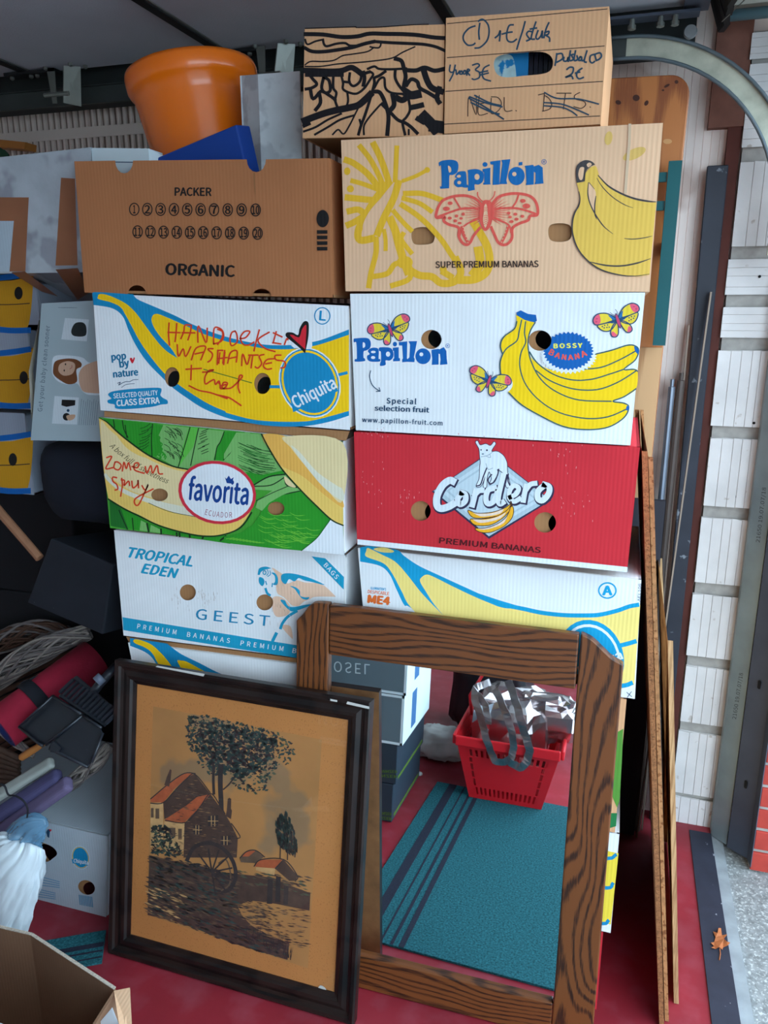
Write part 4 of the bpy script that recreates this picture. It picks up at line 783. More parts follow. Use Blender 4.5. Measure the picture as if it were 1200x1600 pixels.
cn = [(0,0),(PW,0),(PW,PH),(0,PH)]; inn = [(1,1),(-1,1),(-1,-1),(1,-1)]
for i in range(4): frame_side(cn[i], cn[(i+1) % 4], inn[i], inn[(i+1) % 4])
backing = MB().slab([pp(.03,.03,.019),pp(PW-.03,.03,.019),pp(PW-.03,PH-.03,.019),pp(.03,PH-.03,.019)], -pN*.002).build('backing', raw_w, pT)
paper = M('tan_mount_paper', (190,124,66), .85, .06, 5, bump=.05, bs=200, speck=(260,(172,110,58),.6))
sheet = MB().slab([pp(.048,.048,.0155),pp(PW-.048,.048,.0155),pp(PW-.048,PH-.048,.0155),pp(.048,PH-.048,.0155)], -pN*.002).build('print_sheet', paper, pT)
# ------------------------------------------------------------------ wall pier, door track, overhead door, boards on the right
block_m = M('white_painted_block', (222,216,214), .85, .10, 9, bump=.25, bs=45, speck=(30,(190,178,170),.66))
mortar_m = M('grey_mortar', (168,162,156), .95, .15, 40, bump=.5, bs=90)
pier = structure('wall_right_pier_blocks', MB().box((.232,.778,0),(.398,.81,2.10)), mortar_m, label='white painted block pier beside the door track')
courses = [(.0,.085,0),(.098,.300,0),(.330,.505,1),(.538,.722,1),(.756,.940,1),(.972,1.155,1),(1.186,1.378,1),(1.410,1.484,2),(1.514,1.598,2),(1.628,1.820,1),(1.852,1.936,2),(1.950,2.03,2),(2.04,2.095,2)]
rng = random.Random(3)
for z0, z1, kind in courses:
    mb = MB(); x0, x1 = .228+rng.uniform(-.003,.003), .396; yf = .768+rng.uniform(-.002,.002)
    if kind in (0,1):
        xs = [x0]; 
        for g in (.028,.054,.078,.100,.125,.149): 
            c = x0+g+rng.uniform(-.003,.003); xs += [c-.0008, c, c+.0008]
        xs.append(x1); ys = [yf if (i == 0 or i == len(xs)-1 or (i-1) % 3 != 1) else yf+.003 for i in range(len(xs))]
        n = len(xs); top = z1-.001; vs = [(a,b,z0) for a,b in zip(xs,ys)]+[(a,b,top+rng.uniform(-.002,.002)) for a,b in zip(xs,ys)]+[(xs[0],.779,z0),(xs[0],.779,top)]
        mb.add(vs, [(i,i+1,n+i+1,n+i) for i in range(n-1)]+[(2*n,0,n,2*n+1)]+[tuple([2*n+1]+list(range(n,2*n))+[]) ])
    else:
        zs = [z0]; m = 4
        for i in range(1,m): c = z0+(z1-z0)*i/m+rng.uniform(-.003,.003); zs += [c-.0007,c,c+.0007]
        zs.append(z1); n = len(zs); ys = [yf if (i == 0 or i == n-1 or (i-1) % 3 != 1) else yf+.002 for i in range(n)]
        mb.add([(x0,b,a) for a,b in zip(zs,ys)]+[(x1,b,a) for a,b in zip(zs,ys)]+[(x0,.779,z0),(x0,.779,z1)], [(n+i,n+i+1,i+1,i) for i in range(n-1)]+[(2*n+1,2*n,0,n-1)])
    mb.build('block', block_m, pier)
hole_m = M('dark_hole', (22,20,20), .9)
for px, py in [(1178,661),(1149,776),(1118,951),(1187,432)]:
    c = ony(px, py, .7672); MB().lathe([(.0035,-.0006),(.0035,.0004),(.001,.0004)], 10, Matrix.Translation(c) @ Matrix.Rotation(pi/2,4,'X'), cap=True).build('plug_hole', hole_m, pier)
brick_m = M('red_brick', (176,62,52), .9, .15, 25, bump=.5, bs=60); 
bw = structure('wall_right_brick_reveal', MB().box((.432,.63,-.10),(.80,.95,2.10)), mortar_m, label='red brick outer reveal beside the garage opening')
bme = None; brick_w, brick_h = .20, .056
for r in range(32):
    z = -.01+r*.0665; off = 0 if r % 2 else -.10
    for c in range(3):
        x0 = max(.432, .434+off+c*.21); x1 = min(.80, .434+off+c*.21+brick_w)
        if x1-x0 < .03: continue
        o = MB().box((x0,.622+((r*7+c*3) % 5)*.0006,z),(x1,.633,z+brick_h)).build('brick', brick_m, bw); bevel(o, .002, 1)
galv = M('galvanised_steel', (146,162,168), .42, .14, 12, metal=.5, bump=.1, bs=30, spec=.5)
galv_d = M('dull_galvanised', (78,84,98), .5, .15, 10, metal=.4, bump=.1, bs=30)
gT = thing('door_post', (.36,.72,0), 'pale galvanised steel door post standing beside the white block pier', 'post')
MB().slab([(.342,.735,0),(.380,.700,0),(.380,.700,2.05),(.342,.735,2.05)], (.001,.003,0)).build('face_flange', galv, gT)
MB().slab([(.342,.736,0),(.342,.768,0),(.342,.768,2.05),(.342,.736,2.05)], (.002,0,0)).build('wall_flange', galv, gT)
pf = Face(gT, (Vector((.342,.735,0)), Vector((-.035,-.038,0)).normalized()), [])
stamp = ink('stamp_black', (60,64,66))
def vtext(body, p0, p1, h):
    Print(pf).text(body, p0, p1, h, stamp).build('stamped_lettering')
vtext('21650 19.07.07/18', (1187,848), (1197,762), 6); vtext('21650 19.07.07/18', (1150,1124), (1161,1052), 6)
tT = thing('door_track', (.40,.68,0), 'dull steel vertical door track with slots beside the red brick', 'track')
MB().slab([(.380,.69,0),(.428,.655,0),(.428,.655,1.66),(.380,.69,1.66)], (.001,.002,0)).build('web', galv_d, tT)
MB().slab([(.428,.655,0),(.432,.62,0),(.432,.62,1.66),(.428,.655,1.66)], (.002,.001,0)).build('flange', galv_d, tT)
slot_n = Vector((-.035,-.048,0)).normalized()
for z in (.22,.52,.85,1.2):
    c = Vector((.404,.6715,z))+slot_n*.0015; u = Vector((.048,-.035,0)).normalized()
    pts = [(cos(a)*.0045, sin(a)*.0045+(.008 if sin(a) >= 0 else -.008)) for a in [2*pi*i/14 for i in range(14)]]
    MB().add([c+u*a+Vector((0,0,b)) for a,b in pts], [tuple(range(14))]).build('slot', hole_m, tT)
# horizontal rail and its bend
aC = Vector((-.05,.672,1.689)); aR = .3705
def track_profile(): return [(-.0235,.0),(.0235,0),(.0235,.012),(.0215,.012),(.0215,.002),(-.0215,.002),(-.0215,.012),(-.0235,.012)]   # (across, depth toward -y)
path = [(Vector((-3.4,.672,aC.z+aR+.012)), Vector((0,0,1))), (Vector((aC.x,.672,aC.z+aR)), Vector((0,0,1)))]
for i in range(1,17):
    a = radians(90*i/16); path.append((aC+Vector((aR*sin(a),0,aR*cos(a))), Vector((sin(a),0,cos(a)))))
path.append((Vector((aC.x+aR,.672,1.60)), Vector((1,0,0))))
mb = MB(); pf_ = track_profile(); n = len(pf_); vs = []; fs = []
for p, nn in path: vs += [p+nn*a+Vector((0,-d,0)) for a, d in pf_]
for i in range(len(path)-1): fs += [(i*n+j, i*n+(j+1) % n, (i+1)*n+(j+1) % n, (i+1)*n+j) for j in range(n)]
nA = 1*n; mb.add(vs[:2*n], fs[:n])
mb2 = MB().add(vs[n:], [tuple(i-n for i in f) for f in fs[n:]])
rT = thing('curved_rail', (aC.x,.672,1.6), 'curved galvanised roller rail bending down from under the overhead door', 'rail')
galv_y = M('stained_galvanised', (184,182,164), .55, .22, 22, metal=.2, bump=.25, bs=80)
mb.build('rail_channel', M('shaded_rail_steel', (70,74,72), .5, .15, 8, metal=.4), rT); mb2.build('rail_bend', galv_y, rT)  # straight run darker than the bend: ceiling shade put into its colour
lip_m = M('blue_grey_lip', (98,108,114), .5, .1, 20, metal=.2)
for rad_, nm in ((aR-.0225,'inner_lip'),(aR+.0225,'outer_lip')):
    P_ = [aC+Vector((rad_*sin(a),-.009,rad_*cos(a))) for a in [radians(90*i/20) for i in range(21)]]
    MB().tube([P_[0]+Vector((-.06,0,0))]+P_+[P_[-1]+Vector((0,0,-.05))], .0042, 8).build(nm, lip_m, rT, smooth=True)
# overhead door, open under the ceiling
panel_m = M('grey_door_panel', (196,198,206), .55, .06, 4, bump=.3, bs=220, spec=.3)
seal_m = M('black_rubber', (26,25,27), .6, .1, 30)
door = thing('door_1', (-.8,-.8,2.13), 'open overhead sectional door of grey embossed panels under the ceiling', 'door'); door['kind'] = 'structure'
DZ = 2.125; seams = [-3.49,-2.88,-2.27,-1.66,-1.05,-.44,.115]
for a, b in zip(seams, seams[1:]):
    o = MB().box((a+.004,-3.0,DZ),(b-.004,.645,DZ+.04)).build('panel', panel_m, door); bevel(o, .004, 2)
steel_l = M('hinge_steel', (128,130,124), .35, .1, 20, metal=.6)
for s in seams[1:-1]:
    MB().box((s-.018,-3.0,DZ-.006),(s+.006,.63,DZ-.0005)).build('seam_strip', seal_m, door)
    MB().box((s+.0062,-3.0,DZ-.003),(s+.012,.63,DZ-.0005)).build('seam_lip', steel_l, door)
MB().box((.066,-3.0,DZ-.012),(.118,.645,DZ-.0005)).build('bottom_channel', galv_d, door)
mb = MB(); m = 70
for i in range(m):
    y0 = -3.0+i*3.69/m; y1 = y0+3.69/m; d = .004*sin(i*2.3)
    mb.slab([(.119,y0,DZ+.03),(.150+d,y0,DZ-.045),(.150-d,y1,DZ-.045),(.119,y1,DZ+.03)], (.012,0,0))
mb.build('bottom_seal', seal_m, door)
for s in seams[3:-1]:                       # hinge plates with rollers at the ends of the panels
    hb = MB().box((s-.07,.60,DZ-.012),(s+.10,.642,DZ-.004)).build('hinge_plate', seal_m, door)
    for dx in (-.055,.01,.03,.075):
        MB().lathe([(.006,0),(.006,.006),(.003,.008)], 8, Matrix.Translation((s+dx,.615,DZ-.012)) @ Matrix.Rotation(pi,4,'X'), cap=True).build('bolt', steel_l, door)
for s in (-1.51,-.875):
    MB().slab([(s-.012,.59,DZ-.004),(s+.026,.61,DZ-.004),(s+.010,.62,DZ-.10),(s-.032,.60,DZ-.092)], (.0025,.0,-.001)).build('roller_bracket', steel_l, door)
    MB().slab([(s-.075,.60,DZ-.004),(s-.050,.60,DZ-.004),(s-.052,.60,DZ-.092),(s-.066,.60,DZ-.092)], (0,.003,0)).build('roller_bracket', steel_l, door)
    MB().tube([(s-.09,.60,DZ-.07),(s-.01,.60,DZ-.07)], .006, 8).build('roller_shaft', steel_l, door)
    for dx, dy in ((.015,.60),(.04,.63),(-.075,.612)):
        MB().lathe([(.006,0),(.006,.007),(.003,.009)], 8, Matrix.Translation((s+dx,dy-.015,DZ-.001)) @ Matrix.Rotation(pi,4,'X'), cap=True).build('bolt', steel_l, door)
MB().bar((-.14,.62,DZ-.022),(.10,.62,DZ-.022),.04,.006).build('corner_bracket', galv_d, door)
for dx in (-.11,-.04,.02,.05):
    MB().lathe([(.006,0),(.006,.012),(.009,.012),(.009,.02),(.003,.022)], 8, Matrix.Translation((dx,.612,DZ-.025)) @ Matrix.Rotation(pi,4,'X'), cap=True).build('bolt', steel_l, door)
rw = Matrix.Translation((.085,.655,DZ-.05)) @ Matrix.Rotation(pi/2,4,'X')
MB().lathe([(.006,-.03),(.006,.0),(.013,.0),(.015,.006),(.013,.012),(.005,.012)], 18, rw, cap=True).build('roller', M('nylon_roller', (120,122,124), .4), door)
MB().tube([(.145,.60,DZ-.05),(.30,.30,DZ+.02),(.42,.05,DZ+.07)], .0012, 5).build('lifting_cable', steel_l, door)
structure('trim_2', MB().box((.385,-3.1,2.045),(.43,.64,2.10)), galv, label='galvanised lintel rail over the opening')
tag(structure('trim_5', MB().box((.150,.70,2.135),(.60,.80,2.40)), M('beige_header', (178,172,160), .6, .08, 10), label='pale metal header box above the rail bend'), None)
structure('trim_6', MB().tube([(.14,.70,2.115),(.60,.70,2.115)], .012, 12), M('blue_grey_pipe', (92,122,132), .4, .1, 10), True, 'blue grey pipe under the header box')
structure('trim_7', MB().box((.150,.772,1.90),(.228,.80,2.135)), M('brown_brick', (120,78,66), .9, .2, 20, bump=.4, bs=60), label='brown brickwork behind the rail bend')
# red-brown timber behind the track
MB().box((.196,.775,0),(.226,.800,2.3)).build('timber_batten', M('red_brown_timber', (84,40,32), .8, .2, 12), org=(.21,.79,0))
tag(bpy.data.objects['timber_batten'], 'narrow red-brown timber upright between the ribbed wall and white block pier', 'batten')
# dark plank
plank_m = M('black_painted_plank', (46,48,58), .55, .2, 8, bump=.35, bs=30, speck=(34,(130,134,142),.66))
o = MB().slab([(.172,.752,0.002),(.207,.752,0.002),(.204,.765,1.815),(.156,.765,1.815)], (0,.012,0)).build('plank', plank_m, org=(.18,.72,0)); bevel(o,.002,1)
tag(o, 'tall black scuffed plank standing against the wall by the white blocks', 'plank')
# chipboard sheets seen edge-on
chip_m = M('chipboard_edge', (156,102,64), .95, .25, 120, bump=1.0, bs=260, speck=(330,(120,76,46),.55))
chip_f = M('chipboard_face', (120,84,56), .85, .15, 12); ply_m = M('plywood_edge', (196,160,118), .85, .12, 30, grain=((60,4,2),3,(150,112,76),.4,.6,.2))
def sheet_board(name, label, fb, ft, rb, rt, th, mats, cat):
    T = thing(name, fb, label, cat); t = Vector((th,0,0)); i = (Vector(rb)-Vector(fb)).normalized()*.003
    MB().slab([fb,ft,rt,rb], t).build('core', mats[0], T)
    return T
fb = onz(1038,1607,0.001); ft = ony(1011,705,.06); rt = ony(996,640,.55); rb = Vector((fb.x, .60, .001))
sheet_board('chipboard_sheet', 'rough brown chipboard sheet seen edge-on, leaning on the right carton stack', Vector((fb.x-.010,fb.y,.001)), Vector((ft.x-.009,ft.y,ft.z)), Vector((rt.x-.006,rt.y,rt.z)), Vector((rb.x-.010,rb.y,.001)), .010, [chip_m], 'board')
sheet_board('chipboard_sheet', 'pale chipboard sheet pressed against the outside of the rough brown one', Vector((fb.x+.002,fb.y+.02,.001)), Vector((ft.x+.003,ft.y,ft.z-.01)), Vector((rt.x+.006,rt.y,rt.z)), Vector((rb.x+.002,rb.y,.001)), .008, [M('chipboard_edge_pale', (172,122,80), .95, .25, 80, bump=.8, bs=150, speck=(120,(128,80,46),.56))], 'board')
f2 = onz(1056,1568,0.001); g2 = ony(1040,1000,.13); r2 = Vector((f2.x,.66,.001))
sheet_board('plywood_strip', 'pale plywood strip standing edge-on to the right of the chipboard sheets', Vector((f2.x-.004,f2.y,.001)), Vector((g2.x+.004,g2.y,g2.z)), Vector((g2.x+.004,.68,g2.z)), Vector((f2.x-.004,.66,.001)), .010, [ply_m], 'board')
# boards behind the cartons
pine = wood('varnished_pine', (186,112,56), (140,74,34), (5,5,.9), 14, .45, .5, 2)
bx0, bx1, bzt, bzb = -.45, .094, 1.985, 1.02
rc = [(bx1-.045+.045*sin(a), bzt-.045+.045*cos(a)) for a in [radians(90*i/8) for i in range(9)]]
out = [(bx0,bzt+.012)]+rc+[(bx1-.012,bzb),(bx0,bzb)]; n = len(out)
mb = MB().add([(a,.62,b) for a,b in out]+[(a,.642,b) for a,b in out], [tuple(range(n-1,-1,-1)), tuple(range(n,2*n))]+[(i,(i+1) % n,n+(i+1) % n,n+i) for i in range(n)])
pbT = thing('pine_headboard', (-.15,.63,bzb), 'varnished knotty pine panel with a rounded corner behind the top cartons', 'panel'); o = mb.build('board', pine, pbT); bevel(o,.003,2)
knot = M('pine_knot', (70,34,22), .6)
for px, py, rx, ry, rot in [(966,160,4.5,3.5,20),(994,153,5.5,5,0),(1010,161,3,4.5,30),(1057,128,3,3,0),(1042,134,5,2,-30),(1036,141,2,1.5,0)]:
    c = [ony(a,b,.6194) for a,b in ell(px,py,rx,ry,14,rot)]; MB().add(c,[tuple(range(13,-1,-1))]).build('knot', knot, pbT)
MB().add([ony(a,b,.6192) for a,b in ell(1043,221,7,4,18)],[tuple(range(17,-1,-1))]).build('filler_patch', M('pale_patch', (206,150,96), .7), pbT)
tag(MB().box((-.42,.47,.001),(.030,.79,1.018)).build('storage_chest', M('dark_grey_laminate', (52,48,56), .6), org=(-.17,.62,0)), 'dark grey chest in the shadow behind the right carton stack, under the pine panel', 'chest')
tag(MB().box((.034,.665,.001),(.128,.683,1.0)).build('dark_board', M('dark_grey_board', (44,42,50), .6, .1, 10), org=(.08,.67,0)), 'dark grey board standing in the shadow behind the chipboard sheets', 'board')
gr_m = M('green_painted_metal', (8,82,86), .5, .08, 10, bump=.1, bs=60)
gT2 = thing('hanging_bracket', (.07,.56,1.4), 'dark green metal bracket hanging on the pine panel beside the top carton', 'bracket')
MB().slab([(.060,.56,1.397),(.088,.56,1.397),(.089,.56,1.797),(.061,.56,1.797)], (0,.02,0)).build('upright', gr_m, gT2)
MB().box((-.04,.565,1.755),(.060,.575,1.775)).build('arm', gr_m, gT2); MB().box((-.04,.565,1.695),(.060,.575,1.715)).build('arm', gr_m, gT2)
MB().box((.062,.58,1.60),(.086,.6195,1.63)).build('stand_off', gr_m, gT2)
plyw = wood('raw_plywood', (206,160,116), (176,128,88), (5,5,.8), 10, .7, .4, 2, .2, 0)
MB().slab([(-.30,.600,1.02),(.080,.600,1.02),(.084,.606,1.39),(-.30,.606,1.39)], (0,.012,0)).build('plywood_offcut', plyw, org=(-.1,.6,1.02))
tag(bpy.data.objects['plywood_offcut'], 'pale raw plywood offcut below the green bracket behind the cartons', 'board')
pipe_m = M('grey_pipe', (120,126,138), .35, .1, 20, metal=.6); rod_m = M('brown_rod', (84,70,64), .5, .15, 20)
def leaner(name, label, top, bot, r, m, cat):
    d = Vector(top)-Vector(bot); T = MB().tube([bot, Vector(bot)+d*.985, Vector(bot)+d*.986, top], [r,r,r*.6,r*.6], 10).build(name, m, org=bot); tag(T, label, cat); return T
leaner('metal_tube', 'thin grey steel tube with a narrow tip standing against the ribbed wall', (.121,.74,1.305), (.118,.72,.003), .0085, pipe_m, 'tube')
leaner('metal_rod', 'brown metal rod leaning between the steel tube and the black plank', (.143,.76,1.32), (.135,.69,.003), .010, rod_m, 'rod')
for i, (a, b) in enumerate([((.192,.75,1.52),(.135,.66,.003)), ((.150,.775,1.44),(.150,.70,.003))]):
    o = MB().bar(b, a, .004, .016, (0,1,0)).build('thin_slat', M('pale_slat', (150,132,118), .7), org=b); tag(o, ['taller','shorter'][i]+' thin wooden slat leaning diagonally behind the black plank', 'slat', 'slats behind the plank')
# autumn leaf on the strip
lf = M('autumn_leaf', (168,96,54), .7, .2, 40); lk = K(0,0,1)
lp = [K19(p) for p in [(528,1306),(540,1295),(526,1286),(540,1278),(545,1262),(536,1238),(552,1248),(556,1228),(566,1226),(570,1252),(590,1254),(578,1266),(588,1280),(602,1284),(592,1296),(574,1300),(572,1310),(558,1303),(545,1306)]]
v, t = tri2d(lp); c = onz(*K19((562,1278)), .006)
vs = []
for p in v:
    q = onz(p[0],p[1],.007); r = (q-c).length; q.z += .10*r*r/.03*.3+.002*sin(q.x*300); vs.append(q)
leaf = thing('oak_leaf', c, 'single curled brown oak leaf lying on the black threshold strip', 'leaf')
lo = obj('blade', vs, t, lf, leaf); sm = lo.modifiers.new('thick','SOLIDIFY'); sm.thickness = .0006
MB().tube([onz(*K19((562,1306)),.008), onz(*K19((564,1326)),.0055), onz(*K19((560,1350)),.0055)], .0012, 6).build('stalk', lf, leaf)
# ------------------------------------------------------------------ the mill print inside the frame
from mathutils import noise as mnoise
KT=K(225,1090,1/6); KU=K(380,1100,1/6); KV=K(210,1280,.275)
picF = Face(sheet, (pp(0,0,.0155), pN), [])
def pink(name, rgb, rough=.9): return M('etch_'+name, rgb, rough, .18, 60)
e_tone = M('etch_plate_tone', (176,122,70), .9, .10, 9, speck=(7,(146,112,78),.52)); e_dk = pink('dark', (52,44,44)); e_mid = pink('mid', (96,74,58)); e_grn = pink('green', (48,66,62)); e_grn2 = pink('green2', (74,84,66)); e_red = pink('roof', (170,84,50)); e_wall = pink('wall', (196,152,100)); e_brn = pink('brown', (74,54,46)); e_shade = pink('shade', (134,98,66))
r_ = random.Random(11)
p = PR(picF, K15); p.fill([(216,228),(935,370),(876,1345),(190,1115)], e_tone, False); p.build('plate_tone')
def dabs(pr, poly, n, mats, lo, hi, ang=None, asp=.5, k=None):   # many small brush marks inside a region
    xs = [a for a,b in poly]; ys = [b for a,b in poly]; c = 0; tries = 0
    while c < n and tries < n*6:
        tries += 1; x, y = r_.uniform(min(xs),max(xs)), r_.uniform(min(ys),max(ys))
        if not inside((x,y), poly): continue
        s = r_.uniform(lo,hi); a = ang if ang is not None else r_.uniform(-60,60)
        L_ = [(x+s*cos(radians(a+d))*m, y+s*sin(radians(a+d))*m) for d, m in ((0,1),(70,asp),(180,1),(250,asp))]
        kk = k or pr.k; L_ = [kk(q) for q in L_]; pr._add(L_, [(0,1,2,3)], r_.choice(mats)); pr.fc.n -= 1; c += 1
    pr.fc.n += 1
p = PR(picF, KT)
crown = [(400,170),(560,160),(760,210),(1000,260),(1250,330),(1380,420),(1420,520),(1400,600),(1300,640),(1180,760),(1150,880),(1040,900),(900,860),(830,800),(760,700),(640,740),(530,650),(480,560),(430,470),(380,390),(390,280)]
dabs(p, crown, 900, [e_grn,e_grn,e_dk,e_grn2], 8, 26, asp=.6)
core = [(560,220),(1000,300),(1250,400),(1150,620),(900,760),(640,680),(480,480),(460,300)]; dabs(p, core, 700, [e_grn,e_dk,e_grn], 10, 30, asp=.7)
p.stroke([(655,640),(650,760),(655,900)], 26, e_dk).stroke([(720,640),(715,800),(722,960),(725,1080)], 46, e_dk).stroke([(745,860),(800,810),(850,740)], 14, e_dk); p.build('tree_drawing')
p = PR(picF, KT)
p.fill([(60,990),(180,980),(180,1400),(60,1400)], e_wall, False).fill([(190,1160),(390,1180),(370,1440),(190,1440)], e_wall, False)
p.fill([(180,990),(300,850),(420,730),(480,720),(620,900),(500,1000),(190,1140)], e_brn, False).fill([(380,1180),(620,900),(760,1090),(820,1190),(880,1320),(870,1500),(370,1500)], e_brn, False)
p.fill([(62,980),(62,950),(240,800),(380,710),(470,712),(380,770),(280,860),(180,985)], e_red, False).fill([(200,1140),(400,1010),(500,930),(620,905),(520,1030),(380,1170),(200,1160)], e_red, False)
p.strokes([[(62,990),(180,985),(300,860),(400,760),(480,720),(620,890)],[(200,1150),(390,1170),(520,1030),(620,900),(700,990),(760,1090)],[(820,1180),(900,1300),(870,1320)],[(62,950),(240,800),(380,710),(480,712)]], 10, e_dk)
p.fill([(190,820),(215,740),(245,670),(258,680),(250,770),(235,835)], e_brn, False).fill([(765,1110),(775,1060),(785,950),(800,938),(818,950),(815,1040),(825,1060),(815,1140)], e_brn, False)
for q in [(65,1035,25,90),(108,1040,35,95),(235,1220,60,90),(320,1230,35,100)]: p.fill([(q[0],q[1]),(q[0]+q[2],q[1]),(q[0]+q[2],q[1]+q[3]),(q[0],q[1]+q[3])], e_mid, False)
for q in [(600,1110,95,95),(720,1300,90,80),(460,1200,80,80)]:
    p.fill([(q[0],q[1]),(q[0]+q[2],q[1]-8),(q[0]+q[2],q[1]+q[3]),(q[0],q[1]+q[3])], e_dk, False); p.strokes([[(q[0]+q[2]*i/3,q[1]),(q[0]+q[2]*i/3,q[1]+q[3])] for i in (1,2)]+[[(q[0],q[1]+q[3]/2),(q[0]+q[2],q[1]+q[3]/2)]], 6, e_wall, smooth=False)
dabs(p, [(300,900),(480,730),(860,1300),(860,1480),(400,1480),(200,1100)], 260, [e_dk,e_mid,e_brn,e_shade], 10, 34, 5, .15); p.build('mill_drawing')
p = PR(picF, KV)
p.fill([(85,205),(280,250),(420,300),(580,310),(760,330),(1000,420),(995,520),(800,480),(660,462),(585,490),(610,545),(660,600),(740,650),(880,705),(870,800),(560,705),(370,630),(230,580),(75,545)], e_brn, False)
dabs(p, [(85,205),(330,240),(580,320),(580,600),(880,690),(870,800),(540,700),(240,590),(75,540)], 900, [e_dk,e_brn,e_dk,e_mid,e_grn], 8, 34, 18, .25)
dabs(p, [(75,380),(300,420),(240,590),(75,545)], 90, [e_shade,e_mid,e_wall], 8, 30, 20, .2)
dabs(p, [(560,450),(760,470),(900,690),(700,660),(560,560)], 120, [e_brn,e_mid,e_shade,e_dk], 8, 26, 14, .2); dabs(p, [(590,480),(990,520),(980,740),(700,650)], 150, [e_brn,e_mid,e_shade], 8, 30, 8, .15); dabs(p, [(95,40),(180,20),(280,210),(100,210)], 200, [e_grn,e_dk,e_grn2], 6, 18)
dabs(p, [(580,290),(1000,330),(1000,440),(580,360)], 120, [e_grn2,e_mid,e_brn], 8, 30, 14, .2)
p.stroke([(300,230),(340,160),(420,135),(500,165),(560,240),(575,330),(540,400),(500,410)], 22, e_dk).stroke([(480,250),(520,230),(545,300),(540,370),(495,405)], 8, e_mid)
for i in range(9): a = radians(200+i*30); p.stroke([(440,300),(440+115*cos(a),300+130*sin(a))], 9, e_dk, False)
p.fill([(600,220),(640,185),(690,178),(735,215),(690,250),(605,245)], e_mid, False).fill([(605,212),(640,183),(690,178),(650,212)], e_red, False).fill([(680,265),(720,230),(840,230),(800,280),(690,270)], e_red, False).fill([(690,272),(800,280),(795,318),(690,290)], e_wall, False).fill([(800,282),(850,232),(925,320),(920,350),(880,350)], e_brn, False)
p.strokes([[(600,220),(640,183),(690,178),(740,215)],[(680,268),(720,230),(850,230),(925,320),(915,350)],[(800,280),(845,232)]], 6, e_dk)
for x, y0, y1, w in ((772,352,470,30),(818,335,460,28),(863,390,475,26)): p.stroke([(x,y0),(x-4,y1)], w, e_dk, False)
for i in range(40): x = 640+r_.random()*250; y = 640+(x-640)*.45+r_.random()*60; p.stroke([(x,y),(x+r_.uniform(-14,14),y-r_.uniform(30,70))], 5, e_dk, taper=(1,.2))
pop = [(800,30),(830,-20),(870,-40),(890,20),(915,90),(932,160),(915,205),(880,190),(850,170),(815,140)]; dabs(p, pop, 300, [e_grn,e_dk,e_grn], 8, 22, 75, .4); p.strokes([[(830,150),(828,225)],[(872,170),(870,230)],[(915,190),(912,215)]], 6, e_dk)
p.build('landscape_drawing')
glass_m = bpy.data.materials.new('clear_pane'); glass_m.use_nodes = True; nt = glass_m.node_tree; nt.nodes.remove(nt.nodes['Principled BSDF'])
gl = nt.nodes.new('ShaderNodeBsdfGlossy'); gl.inputs['Roughness'].default_value = .03; tr = nt.nodes.new('ShaderNodeBsdfTransparent'); fr = nt.nodes.new('ShaderNodeValue'); fr.outputs[0].default_value = .055; mx = nt.nodes.new('ShaderNodeMixShader')
nt.links.new(fr.outputs[0], mx.inputs[0]); nt.links.new(tr.outputs[0], mx.inputs[1]); nt.links.new(gl.outputs[0], mx.inputs[2]); nt.links.new(mx.outputs[0], nt.nodes['Material Output'].inputs['Surface'])
MB().add([pp(.047,.047,.0128),pp(PW-.047,.047,.0128),pp(PW-.047,PH-.047,.0128),pp(.047,PH-.047,.0128)],[(0,1,2,3)]).build('glass_pane', glass_m, pT)
chip_w = M('bare_chip', (200,196,190), .8)
pfF = Face(pT, (pp(0,0,-.003), pN), []); p = PR(pfF, K0)
p = None
for q in ([(243,1042),(246,1040),(320,1053),(318,1057)],[(543,1096),(577,1104),(577,1108),(541,1100)],[(516,1092),(527,1094),(527,1097),(516,1095)]): PR(pfF, K0).fill(q, chip_w, False).build('paint_chip')
p = PR(picF, KV); p.fill([(1035,980),(1055,945),(1085,960),(1088,990),(1050,992)], chip_w); p.build('paper_tear')
# ------------------------------------------------------------------ things on top of the left stack
org_m = M('orange_enamel', (255,122,14), .25, .04, 6, spec=.5, coat=.25)
potT = thing('orange_pot', (-.91,.28,1.62), 'glossy orange plastic tub tilted on top of the open brown carton', 'tub')
c = ony(300,123,.285); ax = Vector((.165,-.02,-1)).normalized()
q = ax.to_track_quat('-Z','Y').to_matrix().to_4x4(); A_ = Matrix.Translation(c) @ q
MB().lathe([(.131,.006),(.142,.010),(.144,.002),(.1425,-.022),(.138,-.030),(.133,-.035),(.128,-.06),(.118,-.14),(.100,-.31),(.097,-.33),(.02,-.332)], 56, A_).build('tub_wall', org_m, potT, smooth=True)
MB().lathe([(.131,.006),(.126,-.03),(.113,-.14),(.095,-.32),(.001,-.322)], 56, A_).build('tub_inside', org_m, potT, smooth=True)
marb = M('grey_marbled_paper', (206,210,212), .5, .08, 20, speck=(16,(184,188,192),.5)); marb_d = marb
e0 = ony(403,116,.13); e1 = ony(468,111,.165); e2 = ony(376,119,.165); e3 = e1+(e2-e0); dn = Vector((0,0,-.36)); 
fT = thing('file_box', e0+dn, 'grey marbled box file standing in the open brown carton', 'box file')
k_ = Vector((.004,0,0))
MB().slab([e0,e1,e1+dn,e0+dn], (0,.003,0)).build('front_panel', marb, fT); MB().slab([e2,e0,e0+dn,e2+dn], (.0005,.003,0)).build('side_panel', marb, fT)
MB().slab([e1,e3,e3+dn,e1+dn], (-.002,0,0)).build('side_panel', marb, fT); MB().slab([e3,e2,e2+dn,e3+dn], (0,-.003,0)).build('back_panel', marb, fT); MB().slab([e0+dn,e1+dn,e3+dn,e2+dn], (0,0,.003)).build('bottom_panel', marb, fT)
